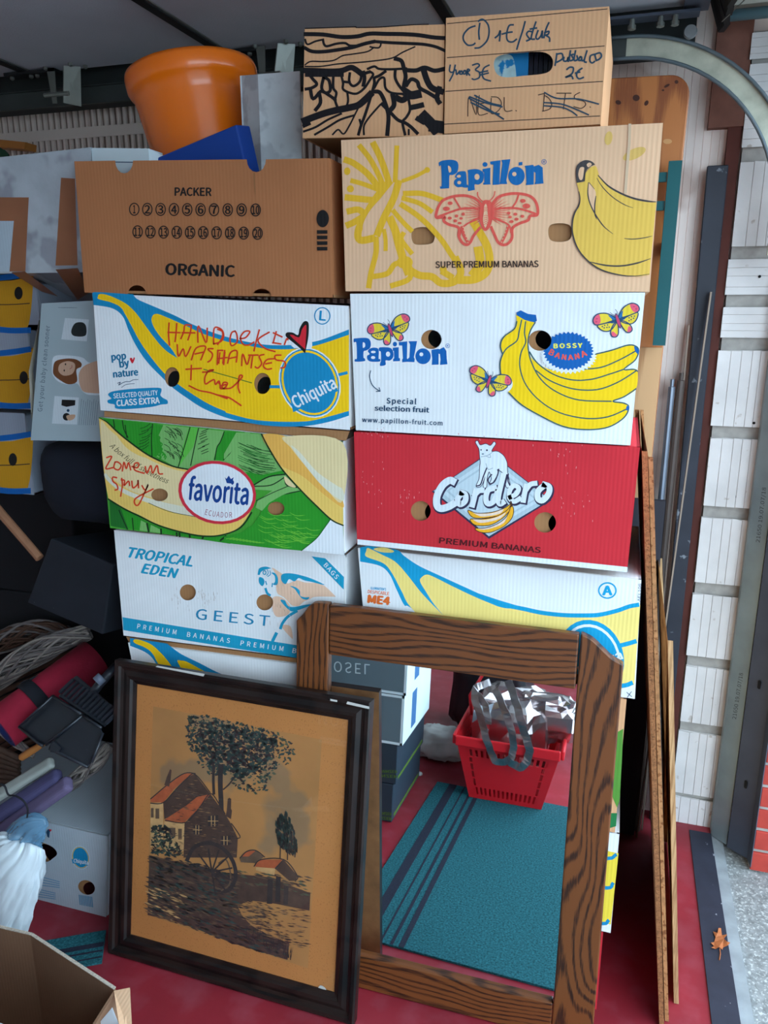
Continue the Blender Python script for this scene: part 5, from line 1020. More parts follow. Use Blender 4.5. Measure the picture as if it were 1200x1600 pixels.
blue_m = M('blue_cardboard_folder', (20,62,142), .45, .05, 10)
fq = [ony(*z,.07) for z in [(236,250),(369,194),(386,270),(250,300)]]
o = MB().slab(fq, (.012,.035,.004)).build('ring_binder', blue_m, org=fq[3]); bevel(o,.003,2); tag(o, 'dark blue folder leaning in the open brown carton under the orange tub', 'folder')
wp_ = M('white_paper_card', (206,216,220), .8, .05, 8)
wb = thing('paper_packet', ony(190,300,.10), 'white paper packet poking out of the open brown carton', 'packet')
qq = [ony(*z,.05) for z in [(143,231),(232,232),(236,300),(146,300)]]; MB().slab(qq, (0,.05,0)).build('packet_body', wp_, wb)
qf = [ony(232,232,.05), ony(254,243,.08), ony(256,300,.08), ony(236,300,.05)]; MB().slab(qf, (0,.01,0)).build('packet_flap', wp_, wb)
MB().slab([ony(*z,.0492) for z in [(150,252),(233,253),(233,254.5),(150,253.5)]], (0,.0005,0)).build('fold_line', ink('slate', (70,84,110)), wb)
# ------------------------------------------------------------------ left: taped box, yellow cartons, product box, dark boxes
KX=K(0,200,.216667); KY=K(0,440,.162455); KZ=K(0,680,.2); KAA=K(0,960,1/6); KAB=K(0,1150,.1875); KAC=K(0,1400,.191667)
tape = M('clear_tape_over_card', (176,182,188), .25, .12, 14, bump=.8, bs=26, spec=.6, speck=(9,(150,152,160),.55)); kr_dk = M('kraft_under_tape', (150,96,66), .45, .1, 12)
TY = .045; f_ = [ony(-150,262,TY), ony(142,230,TY), ony(150,425,TY), ony(-150,430,TY)]; b_ = [ony(-150,262,TY)+Vector((0,.36,0)), ony(142,230,TY)+Vector((0,.36,0)), ony(160,478,.30), ony(-150,412,.30)]
tbT = thing('taped_box', (-1.30,.2,1.53), 'brown box wrapped in glossy clear tape on top of the far left pile', 'box')
obj('box_body', f_+b_, [(0,3,2,1),(4,5,6,7),(0,1,5,4),(1,2,6,5),(2,3,7,6),(3,0,4,7)], tape, tbT)
tF = Face(tbT, (f_[0], Vector((0,-1,0))), []); p = PR(tF, KX)
p.fill([(-200,500),(208,500),(195,760),(183,1035),(65,1035),(100,670),(-200,670)], kr_dk, False).fill([(440,358),(540,365),(560,990),(400,992)], kr_dk, False); p.build('bare_cardboard')
p = PR(tF, KX); p.fill([(-200,672),(100,670),(68,1036),(-200,1045)], ink('label_paper', (176,190,200)), False); p.build('address_label')
n_ = (b_[2]-f_[2]).cross(f_[3]-f_[2]).normalized(); n_ = n_ if n_.z < 0 else -n_
uF = Face(tbT, (f_[2], n_), []); p = PR(uF, KX); p.fill([(80,1042),(180,1035),(420,1215),(300,1180)], kr_dk, False).fill([(400,1020),(560,1010),(640,1190),(560,1240)], kr_dk, False); p.build('bare_cardboard')
dimw = M('dim_carton_white', (150,158,172), .8, .06, 8, flute=.03); ycol = ink('carton_yellow', (204,146,28)); yc = []  # white and yellow dimmed: the corner's deep shade put into the carton colours
YC = .17
for i, (zt, zb, xr, hx, hy) in enumerate([(440,508,60,29,458),(513,640,50,37,590),(646,772,46,20,718)]):
    z1, z0, x1 = ony(30,zt,YC).z, ony(30,zb,YC).z+.001, ony(xr,(zt+zb)/2,YC).x
    lab = ['topmost of the dim yellow banana cartons at the far left, under the taped box', 'middle dim yellow banana carton at the far left, beside the product box', 'lowest dim yellow banana carton at the far left, above the wooden handle'][i]
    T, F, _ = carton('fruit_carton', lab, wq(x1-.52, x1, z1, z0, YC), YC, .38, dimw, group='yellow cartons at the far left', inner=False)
    p = PR(F); d = (-118,0,133)[i]
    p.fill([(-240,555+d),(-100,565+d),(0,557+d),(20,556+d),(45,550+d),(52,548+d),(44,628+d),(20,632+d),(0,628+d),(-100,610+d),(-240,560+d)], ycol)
    p.stroke([(-240,548+d),(-100,560+d),(0,552+d),(45,546+d)], 9, royal_i).stroke([(-240,570+d),(-100,616+d),(0,633+d),(45,634+d)], 9, royal_i).stroke([(-100,590+d),(0,594+d),(46,592+d)], 1.5, brown_i)
    p.ellipse(hx,hy,6.5,10,black_i); p.build('banana_print', 'yellow banana belly with blue outline'); yc.append((x1,z0))
zlow = yc[2][1]-.002; xlow = yc[2][0]
dkm = M('dark_storage_box', (18,19,24), .8, .1, 8); zz = zlow
for i in range(3):
    h = zlow/3; o = MB().box((xlow-.56,.325,zz-h+.001),(xlow-.02,.66,zz-.001)).build('storage_box', dkm, org=(xlow-.3,.4,zz-h)); bevel(o,.006,2)
    tag(o, ['upper','middle','bottom'][i]+' black storage box in the dark under the yellow cartons', 'box', 'black boxes in the dark corner'); zz -= h
# product box with a print of a child
BY = .07; bq = [(65,474),(178,468),(180,690),(48,688)]
bbT, bbF, _ = carton('product_box', 'pale grey product box with a bath photo and sideways slogan, left of the stack', bq, BY, .20, M('pale_box_board', (168,184,190), .6, .05, 6), inner=False, group='boxes on the left pile')
p = PR(bbF, KY); sl = ink('slate_letter', (84,96,110)); p.text('Get your baby clean sooner', (405,1250), (480,425), 44, sl, 0, space=1.05); p.build('lettering')
p = PR(bbF, KY); pk = ink('picture_card', (206,216,222)); p.fill([(625,350),(855,365),(835,575),(590,555)], pk, False).fill([(735,395),(800,395),(830,440),(820,520),(720,525),(685,490),(700,430)], ink('bag_black', (38,42,42))); p.build('product_picture'); p = PR(bbF, KY); p.fill([(525,1100),(760,1115),(740,1375),(500,1365)], pk, False).fill([(595,1135),(725,1140),(722,1190),(640,1205),(590,1190)], black_i, False).ellipse(640,1300,36,36,black_i).fill([(640,1290),(720,1280),(710,1320),(660,1335)], ink('hand_tone', (200,160,130))).ellipse(655,1240,14,14,dkblue_i); p.build('product_picture')
p = PR(bbF, KY); hair = ink('hair_brown', (120,72,42)); skin = ink('skin_tone', (206,166,140))
p.fill([(500,830),(520,720),(650,710),(790,730),(860,780),(1000,800),(1000,1060),(870,1090),(800,1060),(740,980),(650,990),(560,960),(510,900)], ink('halo', (214,222,228))).fill([(760,880),(850,790),(1040,770),(1040,1040),(860,1070),(780,1030)], skin).fill([(510,850),(530,770),(620,742),(720,745),(780,780),(780,820),(735,850),(740,960),(660,988),(580,950),(520,900)], hair).fill([(560,840),(580,790),(650,765),(715,785),(720,840),(690,890),(620,905),(575,880)], skin).ellipse(630,795,7,10,brown_i).ellipse(618,855,7,10,brown_i).stroke([(672,840),(690,825),(690,805)], 6, ink('lip', (180,90,90))); p.build('child_picture', 'printed picture of a child with brown hair')
p = PR(bbF, KY)
for i in range(9): p.stroke([(760+i*20,1380),(785+i*20,1130+12*(i % 3))], 3, sl, False)
for i in range(5): p.stroke([(560+i*30,250),(620+i*30,252)], 3, sl, False)
p.build('small_print')
fl = [ony(61,500,.09), ony(45,580,.06), ony(49,655,.08), ony(58,640,.10), ony(52,580,.09), ony(64,500,.11)]
obj('side_flap', fl, [(0,1,4,5),(1,2,3,4)], M('beige_card', (186,176,160), .8), bbT)
# dark bag and tilted dark box beneath
navy = M('navy_fabric', (24,28,40), .9, .15, 10, bump=.6, bs=22); blk = M('black_board', (26,30,38), .7, .15, 14, bump=.2, bs=40, speck=(70,(120,126,134),.74))
def blob(name, c, r, mat, label, cat, seed=0, n=22, m=14, amp=.12, fold=3.0, sq=.55, flat=None):
    T = Vector(c); vs = []; fs = []
    for i in range(m+1):
        th = pi*i/m
        for j in range(n):
            ph = 2*pi*j/n; d = Vector((sin(th)*cos(ph), sin(th)*sin(ph), cos(th)))
            e = Vector([math.copysign(abs(x)**sq, x) for x in d])
            k = 1+amp*mnoise.noise(d*fold+Vector((seed,seed*2,0)))+amp*.5*abs(mnoise.noise(d*fold*2.3+Vector((seed,0,seed))))
            p_ = Vector((e.x*r[0],e.y*r[1],e.z*r[2]))*k
            if flat is not None: p_.z = max(p_.z, flat-T.z)
            vs.append(T+p_)
    for i in range(m): fs += [(i*n+j, (i+1)*n+j, (i+1)*n+(j+1) % n, i*n+(j+1) % n) for j in range(n)]
    o = obj(name, vs, fs, mat, None, True, None, None, (T.x,T.y,T.z-r[2])); return tag(o, label, cat)
blob('cloth_bag', (-1.245,.24,1.07), (.13,.12,.10), navy, 'dark navy cloth bag slumped under the product box', 'bag', 3)
q = [ony(*KZ(z),.07) for z in [(395,805),(880,1010),(800,1560),(210,1310)]]
o = MB().slab(q, (.04,.20,-.03)).build('speaker_box', blk, org=q[3]); bevel(o,.004,2); tag(o, 'black scuffed box lying tilted against the left carton stack', 'box')
o = MB().tube([ony(-40,752,.10), ony(0,800,.09), ony(62,872,.075)], .011, 10).build('broom_handle', M('worn_wood', (150,104,76), .7, .15, 20), org=ony(62,872,.075)); tag(o, 'bare wooden handle slanting through the dark below the yellow cartons', 'handle')
o = MB().slab([ony(*z,.70) for z in [(-60,212),(39,222),(38,233),(-60,226)]], (0,.05,0)).build('wooden_shelf_rail', M('orange_pine', (176,112,50), .6, .1, 10), org=ony(0,222,.7)); tag(o, 'short varnished wooden shelf rail on the ribbed wall at the far left', 'shelf')
blob('green_cloth', ony(-40,246,.42)-Vector((.0,0,0)), (.075,.07,.03), M('dark_green_cloth', (30,62,40), .9, .1, 20), 'dark green cloth lying on top of the taped box', 'cloth', 8)
# wicker: strands
wick_g = M('grey_wicker', (112,104,102), .7, .2, 40); wick_b = M('brown_wicker', (80,56,44), .7, .2, 40); wick_l = M('pale_wicker', (150,140,132), .65, .2, 40)
def strands(name, pts, mats, parent, n=14, w=.03, r=.0028, turns=2.2, seed=1, flat=.5, seg=40):
    rr = random.Random(seed); P = crom([tuple(q) for q in pts], 8, False); P = [Vector(q) for q in P]; m = len(P)
    for i in range(n):
        ph = 2*pi*i/n; sg = 1 if i % 2 else -1; tn = turns*rr.uniform(.8,1.2); rad = w*rr.uniform(.55,1); out = []
        for j, q in enumerate(P):
            t = (P[min(j+1,m-1)]-P[max(j-1,0)]).normalized(); u = t.cross(Vector((0,1,.3))).normalized(); v = t.cross(u)
            a = ph+sg*tn*2*pi*j/m; e = rad*(.55+.45*sin(pi*min(1,max(0,j/m))))
            out.append(q+u*cos(a)*e+v*sin(a)*e*flat)
        MB().tube(out, r*rr.uniform(.8,1.2), 6).build(name, mats[i % len(mats)], parent, smooth=True)
bk1 = thing('wicker_basket', (-1.44,.16,.40), 'brown wicker basket behind the red mat roll at the far left', 'basket')
strands('rim_strand', [ony(-90,1050,.26), ony(0,1005,.27), ony(60,985,.28), ony(110,990,.29)], [wick_b,wick_b,wick_g], bk1, 34, .036, .0036, .7, 2)
strands('rim_strand', [ony(-60,1105,.16), ony(-10,1065,.18), ony(40,1030,.20), ony(95,1002,.22), ony(140,988,.25)], [wick_g,wick_l,wick_g], bk1, 44, .036, .0032, .8, 3)
for i in range(10):
    z = i*.024; MB().tube([ony(-60,1110,.22)-Vector((0,0,z)), ony(0,1070,.24)-Vector((0,0,z)), ony(80,1035,.27)-Vector((0,0,z)), ony(120,1015,.30)-Vector((0,0,z))], .0095, 6).build('weave_course', wick_b, bk1, smooth=True)
# second basket in front (lower left) with braided handle
bk2 = thing('wicker_basket', (-1.42,.02,.25), 'grey wicker basket with a braided handle standing on the white floor carton', 'basket')
strands('handle_strand', [ony(48,1272,.0), ony(80,1245,.0), ony(120,1215,.01), ony(150,1192,.02), ony(172,1165,.04)], [wick_l,wick_g,wick_l], bk2, 24, .021, .0032, .9, 7)
strands('rim_strand', [ony(-60,1110,.04), ony(0,1143,.02), ony(30,1163,.01), ony(52,1180,.0)], [wick_l,wick_g], bk2, 20, .017, .0028, .9, 9)
for i in range(8):
    MB().tube([ony(-70,1130+i*14,.05), ony(-20,1160+i*10,.04), ony(30,1185+i*6,.035)], .008, 6).build('weave_course', wick_b, bk2, smooth=True)
# rolled exercise mat, red outside, blue inside
A0, B0 = ony(2,1140,-.02), ony(150,1030,.22); axm = (B0-A0).normalized(); um = axm.cross(Vector((0,0,1))).normalized(); vm = um.cross(axm); RR = .062
redm = M('red_foam', (156,28,54), .85, .08, 30, bump=.2, bs=150); blum = M('blue_foam', (36,52,110), .85, .06, 30)
rmT = thing('exercise_mat', A0-Vector((0,0,RR)), 'rolled red and blue foam exercise mat held by a black strap', 'mat')
mb = MB(); NS = 100; vs = []; fs = []; 
for j in range(NS+1):
    a = 2*pi*3.6*j/NS+.9; ro = RR-.0085*3.6*(1-j/NS); ri = ro-.0062
    for rd in (ro, ri):
        for E_ in (A0, B0): vs.append(E_+(um*cos(a)+vm*sin(a))*rd)
mi_ = []
for j in range(NS):
    b = j*4; c4 = (j+1)*4
    fs += [(b,b+1,c4+1,c4),(b+2,c4+2,c4+3,b+3),(b,c4,c4+2,b+2),(b+1,b+3,c4+3,c4+1)]; mi_ += [0,1,1,1]
obj('foam_sheet', vs, fs, [redm, blum], rmT, True, mi_)
sp = A0+(B0-A0)*.36; mb = MB().lathe([(RR+.0015,-.017),(RR+.003,-.016),(RR+.003,.016),(RR+.0015,.017)], 36, Matrix.Translation(sp) @ axm.to_track_quat('Z','Y').to_matrix().to_4x4())
strap_m = M('black_webbing', (24,26,34), .8); mb.build('strap', strap_m, rmT, smooth=True)
e_ = sp+(vm*.93-um*.36)*(RR+.004)*1.0; MB().slab([e_-axm*.004, e_+axm*.004, e_+axm*.062-vm*.012-um*-.012, e_+axm*.060-vm*.020-um*-.018], vm*.002).build('strap_end', strap_m, rmT)
# black dustpan with comb
dp_m = M('black_dusty_plastic', (32,36,44), .35, .12, 12, bump=.12, bs=30, spec=.55, speck=(60,(120,126,136),.72))
dpT = thing('dustpan', ony(*KAA((560,1200)),-.05), 'black dusty plastic dustpan with a comb edge on the pile at left', 'dustpan')
DPp = ony(*KAA((560,1050)),-.05); DPn = Vector((-.15,-.75,.65)).normalized()
dpF = lambda a, b, o_=0.0: onpl(*KAA((a,b)), DPp+DPn*o_, DPn)
def dplate(pts, w, o0, name):
    n = len(pts); v = [dpF(a,b,o0) for a,b in pts]+[dpF(a,b,o0-w) for a,b in pts]
    o = obj(name, v, [tuple(range(n)), tuple(range(2*n-1,n-1,-1))]+[(i,n+i,n+(i+1) % n,(i+1) % n) for i in range(n)], dp_m, dpT); bevel(o,.003,2); return o
dplate([(180,1055),(495,765),(560,790),(740,900),(760,940),(430,1215),(400,1235),(350,1200)], .012, 0, 'pan')
dplate([(775,945),(940,1060),(965,1110),(940,1200),(860,1390),(820,1430),(700,1370),(490,1280),(460,1250),(500,1190)], .014, .006, 'pan')
for seg in ([(180,1055),(495,765)],[(180,1055),(350,1200),(400,1235)],[(775,945),(430,1225)],[(500,1190),(465,1260),(820,1430)],[(965,1110),(860,1390)],[(495,765),(760,935)],[(775,945),(950,1065)]):
    MB().tube([dpF(a,b,.008) for a,b in seg], .0035, 8).build('raised_lip', dp_m, dpT, smooth=True)
for i in range(13):
    a, b = 560+i*36, 735+i*24; MB().bar(dpF(a,b,.004), dpF(a+130,b-125,.0), .0075, .006, DPn).build('comb_tooth', dp_m, dpT)
dplate([(545,770),(985,1060),(1000,1030),(570,740)], .012, .003, 'comb_bar'); dplate([(680,600),(720,570),(1060,860),(1010,900)], .012, -.002, 'comb_bar')
MB().tube([dpF(850,760,-.01), dpF(930,660,-.012), dpF(1000,580,-.015), dpF(1090,480,-.03)], .011, 12).build('handle', dp_m, dpT, smooth=True)
MB().tube([dpF(905,635,.004), dpF(960,585,.0)], .0135, 12).build('handle_collar', M('grey_plastic', (110,118,136), .4), dpT, smooth=True)
dplate([(465,1290),(480,1215),(515,1185),(580,1250),(540,1300)], .012, .012, 'hinge_block')
o = MB().tube([ony(31,1186,-.045), ony(33,1184,-.043), ony(45,1176,-.035), ony(58,1168,-.025), ony(95,1140,.0)], [.004,.009,.0095,.0085,.008], 12).build('tool_handle', M('orange_wood', (170,106,52), .55, .12, 30), org=ony(45,1180,-.035), smooth=True); tag(o, 'round orange wooden tool handle poking from the pile beside the pale roll', 'handle')
# folded fabric rolls tied with cord
def rollbar(name, a, b, w, h, mat, label, up):
    o = MB().bar(a, b, w, h, up).build(name, mat, org=a); bevel(o, min(w,h)*.42, 4); tag(o, label, 'roll', 'rolled cloths on the pile'); return o
upv = (-.2,-.7,.68)
rollbar('cloth_roll', ony(-70,1285,-.12), ony(83,1190,-.03), .030, .022, M('pale_cloth', (160,164,158), .85, .05, 20), 'pale grey rolled cloth in front of the dustpan', upv)
rollbar('cloth_roll', ony(-70,1318,-.13), ony(94,1209,-.045), .036, .030, M('slate_purple_cloth', (74,70,106), .85, .06, 20), 'slate purple rolled cloth beside the pale grey roll', upv)
rollbar('cloth_roll', ony(-70,1352,-.135), ony(110,1222,-.055), .040, .028, M('mauve_cloth', (104,92,124), .85, .06, 20), 'mauve rolled cloth nearest the braided handle', upv)
crd = [ony(*KAB(z),-.155) for z in [(0,400),(40,420),(70,490),(130,500),(200,545),(230,610),(225,680)]]
o = MB().tube(crom([tuple(q) for q in crd],5,False), .0022, 6).build('tie_twine', strap_m, org=crd[3]); tag(o, 'thin black cord tied across the rolled cloths', 'cord')
# white carton on the floor
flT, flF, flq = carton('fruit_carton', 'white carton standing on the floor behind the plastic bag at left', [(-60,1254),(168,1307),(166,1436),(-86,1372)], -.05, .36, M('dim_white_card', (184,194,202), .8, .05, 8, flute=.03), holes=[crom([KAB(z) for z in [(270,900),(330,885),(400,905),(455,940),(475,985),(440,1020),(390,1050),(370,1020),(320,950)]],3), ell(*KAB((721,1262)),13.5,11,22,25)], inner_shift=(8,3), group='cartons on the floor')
q = chiq(flF, KAB, 671,1013,74,97,-14,(612,1052),(732,1072),30); q.build('badge_print', 'small blue oval badge')
p = PR(flF, KAB); lb = ink('pale_blue_print', (120,160,190))
for i in range(4): p.stroke([(330,1170+i*24),(495,1215+i*16)], 8, lb, False); p.stroke([(270,1265+i*22),(460,1310+i*16)], 8, lb, False)
for i in range(9): p.stroke([(660+i*13,1325+i*2),(668+i*13,1405+i*2.5)], 7, ink('barcode_blue', (50,130,170)), False)
p.build('small_print'); p = PR(flF, KAB); p.fill([(385,800),(400,775),(430,785),(415,800),(410,850),(395,840)], dkblue_i, False).fill([(405,775),(432,782),(420,798)], redink_i, False); p.build('small_print')
# plastic bag
bagm = bpy.data.materials.new('white_plastic_film'); bagm.use_nodes = True; b5 = bagm.node_tree.nodes['Principled BSDF']; b5.inputs['Base Color'].default_value = (.72,.80,.85,1); b5.inputs['Roughness'].default_value = .28; b5.inputs['Subsurface Weight'].default_value = .25; b5.inputs['Subsurface Radius'].default_value = (.02,.02,.02)
def crumple(name, c, r, mat, label, cat, seed, sq=.75, amp=.25, fold=2.4, flat=.0, n=90, m=60, parent=None):
    vs = []; fs = []; T = Vector(c)
    for i in range(m+1):
        th = pi*i/m
        for j in range(n):
            ph = 2*pi*j/n; d = Vector((sin(th)*cos(ph), sin(th)*sin(ph), cos(th))); s_ = Vector((seed*3.1,seed*1.7,seed))
            rg = 1-abs(mnoise.noise(Vector((d.x*fold,d.y*fold,d.z*fold*.5))+s_))*2; rg2 = 1-abs(mnoise.noise(d*fold*2.7+s_))*2; rg3 = 1-abs(mnoise.noise(d*fold*6+s_))*2
            k = 1+amp*(rg*.6+rg2*.3+rg3*.14-.5); e = Vector([math.copysign(abs(x)**sq, x) for x in d]); p_ = Vector((e.x*r[0],e.y*r[1],e.z*r[2]))*k
            p_.z = max(p_.z, flat-T.z); vs.append(T+p_)
    for i in range(m): fs += [(i*n+j, (i+1)*n+j, (i+1)*n+(j+1) % n, i*n+(j+1) % n) for j in range(n)]
    if parent: return obj(name, vs, fs, mat, parent, True)
    o = obj(name, vs, fs, mat, None, True, None, None, (T.x,T.y,max(flat,T.z-r[2]))); return tag(o, label, cat)
bgT = thing('plastic_bag', (-1.42,-.16,.002), 'crumpled white plastic bag in front of the white floor carton', 'bag')
film_m = bpy.data.materials.new('blue_clear_film'); film_m.use_nodes = True; nt = film_m.node_tree; b6 = nt.nodes['Principled BSDF']; b6.inputs['Base Color'].default_value = (.16,.36,.55,1); b6.inputs['Roughness'].default_value = .1; b6.inputs['Specular IOR Level'].default_value = .9; b6.inputs['Alpha'].default_value = .55
def folded_bag(name, path, radii, squash, mat, parent, seed, folds=9, depth=.22, n=110, seg=9):   # film gathered along its length
    P = [Vector(q) for q in crom([tuple(q) for q in path], seg, False)]; Rr = [q[0] for q in crom([(r,0.) for r in radii], seg, False)]; m = len(P); vs = []; fs = []
    for i, q in enumerate(P):
        t = (P[min(i+1,m-1)]-P[max(i-1,0)]).normalized(); u = t.cross(Vector((0,1,0))).normalized(); w = t.cross(u); f_ = i/(m-1)
        for j in range(n):
            a = 2*pi*j/n; z_ = mnoise.noise(Vector((cos(a)*folds*.35,sin(a)*folds*.35,f_*1.1+seed))); z2 = 1-abs(mnoise.noise(Vector((cos(a)*folds*.9,sin(a)*folds*.9,f_*2.2+seed*2))))*2; z3 = 1-abs(mnoise.noise(Vector((cos(a)*7,sin(a)*7,f_*9+seed))))*2
            k_ = 1+depth*(z_*1.1+z2*.5+z3*.28-.2); p_ = q+u*cos(a)*Rr[i]*k_+w*sin(a)*Rr[i]*squash*k_; p_.z = max(p_.z,.003+.002*abs(z2)); vs.append(p_)
    for i in range(m-1): fs += [(i*n+j,(i+1)*n+j,(i+1)*n+(j+1) % n,i*n+(j+1) % n) for j in range(n)]
    fs += [tuple(range(n)), tuple(range(m*n-1,(m-1)*n-1,-1))]
    return obj(name, vs, fs, mat, parent, True)
folded_bag('bag_film', [ony(46,1318,-.13), ony(40,1328,-.14), ony(24,1348,-.15), ony(4,1385,-.16), ony(-16,1425,-.165), ony(-44,1458,-.165), ony(-64,1475,-.165)], [.035,.055,.078,.092,.095,.075,.02], .55, bagm, bgT, 3.3)
folded_bag('bag_neck', [ony(72,1283,-.115), ony(58,1288,-.12), ony(44,1300,-.125), ony(36,1316,-.13), ony(30,1330,-.14)], [.010,.028,.034,.040,.03], .6, film_m, bgT, 8.1, depth=.35, n=80)
# open carton at the lower left corner of the view
ocT = thing('open_carton', (-1.0,-.55,.002), 'open brown carton with a raised flap at the lower left edge', 'box')
zc_ = .30; O1, O2, O3 = onz(-70,1434,zc_), onz(48,1462,zc_), onz(178,1547,zc_); dz = Vector((0,0,-zc_+.003)); din = Vector((-.06,-.28,0))
in_m = M('carton_inside', (140,104,80), .85, .08, 8, flute=.05)
fw_ = M('flute_edge', (196,184,168), .9, .3, 300)
for a, b in ((O1,O2),(O2,O3)):
    MB().slab([a,b,b+dz,a+dz], (0,.005,0)).build('wall_panel', in_m, ocT)
    MB().slab([a+Vector((0,0,.0003)),b+Vector((0,0,.0003)),b+Vector((0,.006,.0003)),a+Vector((0,.006,.0003))], (0,0,.0012)).build('fluted_edge', fw_, ocT)
O4 = O3+Vector((.03,-.30,0)); O5 = O1+Vector((-.03,-.30,0))
MB().slab([O3,O4,O4+dz,O3+dz], (.005,0,0)).build('wall_panel', in_m, ocT); MB().slab([O1,O5,O5+dz,O1+dz], (-.005,0,0)).build('wall_panel', in_m, ocT); MB().slab([O5,O4,O4+dz,O5+dz], (0,-.005,0)).build('wall_panel', in_m, ocT)
MB().slab([O1+dz,O3+dz,O4+dz,O5+dz], (0,0,.004)).build('bottom_panel', in_m, ocT)
g1, g2, g3 = onz(178,1548,zc_+.001), onz(203,1543,zc_+.004), onz(207,1625,zc_-.005); g4 = onz(190,1625,zc_+.001)
MB().slab([g1,g2,g3,g4], (0,0,-.004)).build('flap', kraft_p, ocT)
pa = [ony(*KAC(z),-.52) for z in [(800,1045),(910,915),(960,1045),(940,1120),(780,1120)]]
o = obj('paper_sheet', pa+[v+Vector((0,.002,0)) for v in pa], [(0,1,2,3,4),(9,8,7,6,5)], M('bright_paper', (226,232,238), .7), None, False, None, None, pa[4]); tag(o, 'white paper corner sticking up inside the open brown carton', 'paper')
# ribbed mats on the floor
matc = M('teal_ribbed_carpet', (40,92,100), .95, .5, 190, bump=1.0, bs=300, spec=.1); mats_d = M('mat_stripe', (30,34,50), .95, .2, 200, bump=.6, bs=400)
def floor_mat(label, O, e1, e2, L1, L2, stripes):
    T = thing('floor_mat', O, label, 'mat', 'teal striped mats'); O = Vector(O); e1 = Vector(e1).normalized(); e2 = Vector(e2).normalized()
    MB().slab([O,O+e1*L1,O+e1*L1+e2*L2,O+e2*L2], (0,0,.005)).build('carpet', matc, T)
    for s0, s1 in stripes: a = O+e2*s0+Vector((0,0,.0053)); MB().slab([a+e1*.001,a+e1*(L1-.001),a+e1*(L1-.001)+e2*(s1-s0),a+e1*.001+e2*(s1-s0)], (0,0,.0006)).build('woven_stripe', mats_d, T)
c0 = onz(166,1456); floor_mat('teal striped mat showing beyond the open carton at lower left', (c0.x,c0.y,.001), (-.86,-.51,0), (.51,-.86,0), .50, .10, [(.038,.052),(.062,.067),(.082,.086)])
# ------------------------------------------------------------------ what the mirror shows: the floor by the photographer's feet
_mp = Vector((0,MY,.001)) - mN*.0115
def mray(px, py):
    d = ray(px, py); X = CAM+d*((_mp-CAM).dot(mN)/d.dot(mN)); return X, d-mN*(2*d.dot(mN))
def mony(px, py, y): X, d = mray(px, py); return X+d*((y-X.y)/d.y)
def monz(px, py, z=0.0): X, d = mray(px, py); return X+d*((z-X.z)/d.z)
class MFace(Face):
    def __init__(s, panel, y): s.panel, s.y, s.holes, s.n = panel, y, [], 0
    def at(s, px, py, off=0.0): return mony(px, py, s.y+off)
floor_mat('teal carpet mat with dark stripes on the red floor in front of the mirror', (-.530,-1.11,.001), (-.04,1,0), (1,.04,0), .905, .66, [(.045,.072),(.098,.103),(.124,.132),(.146,.160)])
FYB = -.775
wine_d = M('dark_teal_card', (40,54,66), .55, .06, 8); wine_g = M('slate_grey_card', (96,112,120), .6, .05, 8); wht_e = M('white_card_edge', (206,220,226), .6); lime = ink('lime', (84,112,40)); bl_l = ink('label_blue', (60,104,150))
zs = [(0.002,.1275),(.130,.2585),(.261,.4225),(.425,.58)]; xr = [-.604,-.596,-.582,-.578]
labs = ['dark teal wine carton with lime lettering at the bottom of the mirrored stack', 'dark teal wine carton with lime lettering, second from the floor in the mirrored stack', 'slate grey wine carton with white edges, third from the floor in the mirrored stack', 'slate grey upside-down wine carton with large white lettering, topmost in the mirrored stack']
for i in range(4):
    z0, z1 = zs[i]; x1 = xr[i]; x0 = x1-.27; dp = .36; T = thing('wine_carton', ((x0+x1)/2, FYB-dp/2, z0), labs[i], 'box', 'wine cartons reflected in the mirror')
    o = MB().box((x0,FYB-dp,z0),(x1,FYB,z1)).build('carton_body', wine_d if i < 2 else wine_g, T); bevel(o,.003,2)
    if i >= 2:
        e = .008
        for lo, hi in (((x1-e,FYB,z0),(x1+.0006,FYB+.0006,z1)),((x0,FYB,z0),(x1,FYB+.0006,z0+e)),((x0,FYB,z1-e),(x1,FYB+.0006,z1))): MB().box(lo,hi).build('white_edge', wht_e, T)
        MB().box((x1,FYB-dp,z0),(x1+.0006,FYB,z1)).build('white_side', wht_e, T); MB().box((x1+.0006,FYB-.16,z0+.02),(x1+.0012,FYB-.10,z1-.02)).build('side_label', bl_l, T)
    else:
        MB().box((x1,FYB-dp+.02,z0+.010),(x1+.0006,FYB-.02,z0+.020)).build('lime_band', lime, T)
    F = MFace(T, FYB+.0006); p = Print(F, K17)
    if i == 3: p.text('MOSEL', (10,62), (222,80), 46, ink('pale_letters', (196,212,216)), .0, lean=(0,1), space=1.1)
    if i == 0: p.text('WEIN WINZER', (215,735), (320,742), 12, lime, .02, lean=(0,1)).text('WINZER', (240,757), (322,764), 12, lime, .02, lean=(0,1))
    if i == 1: p.text('WEIN WINZER', (215,550), (345,553), 12, lime, .02, lean=(0,1)).text('WINZER', (240,570), (345,575), 12, lime, .02, lean=(0,1))
    p.build('lettering')
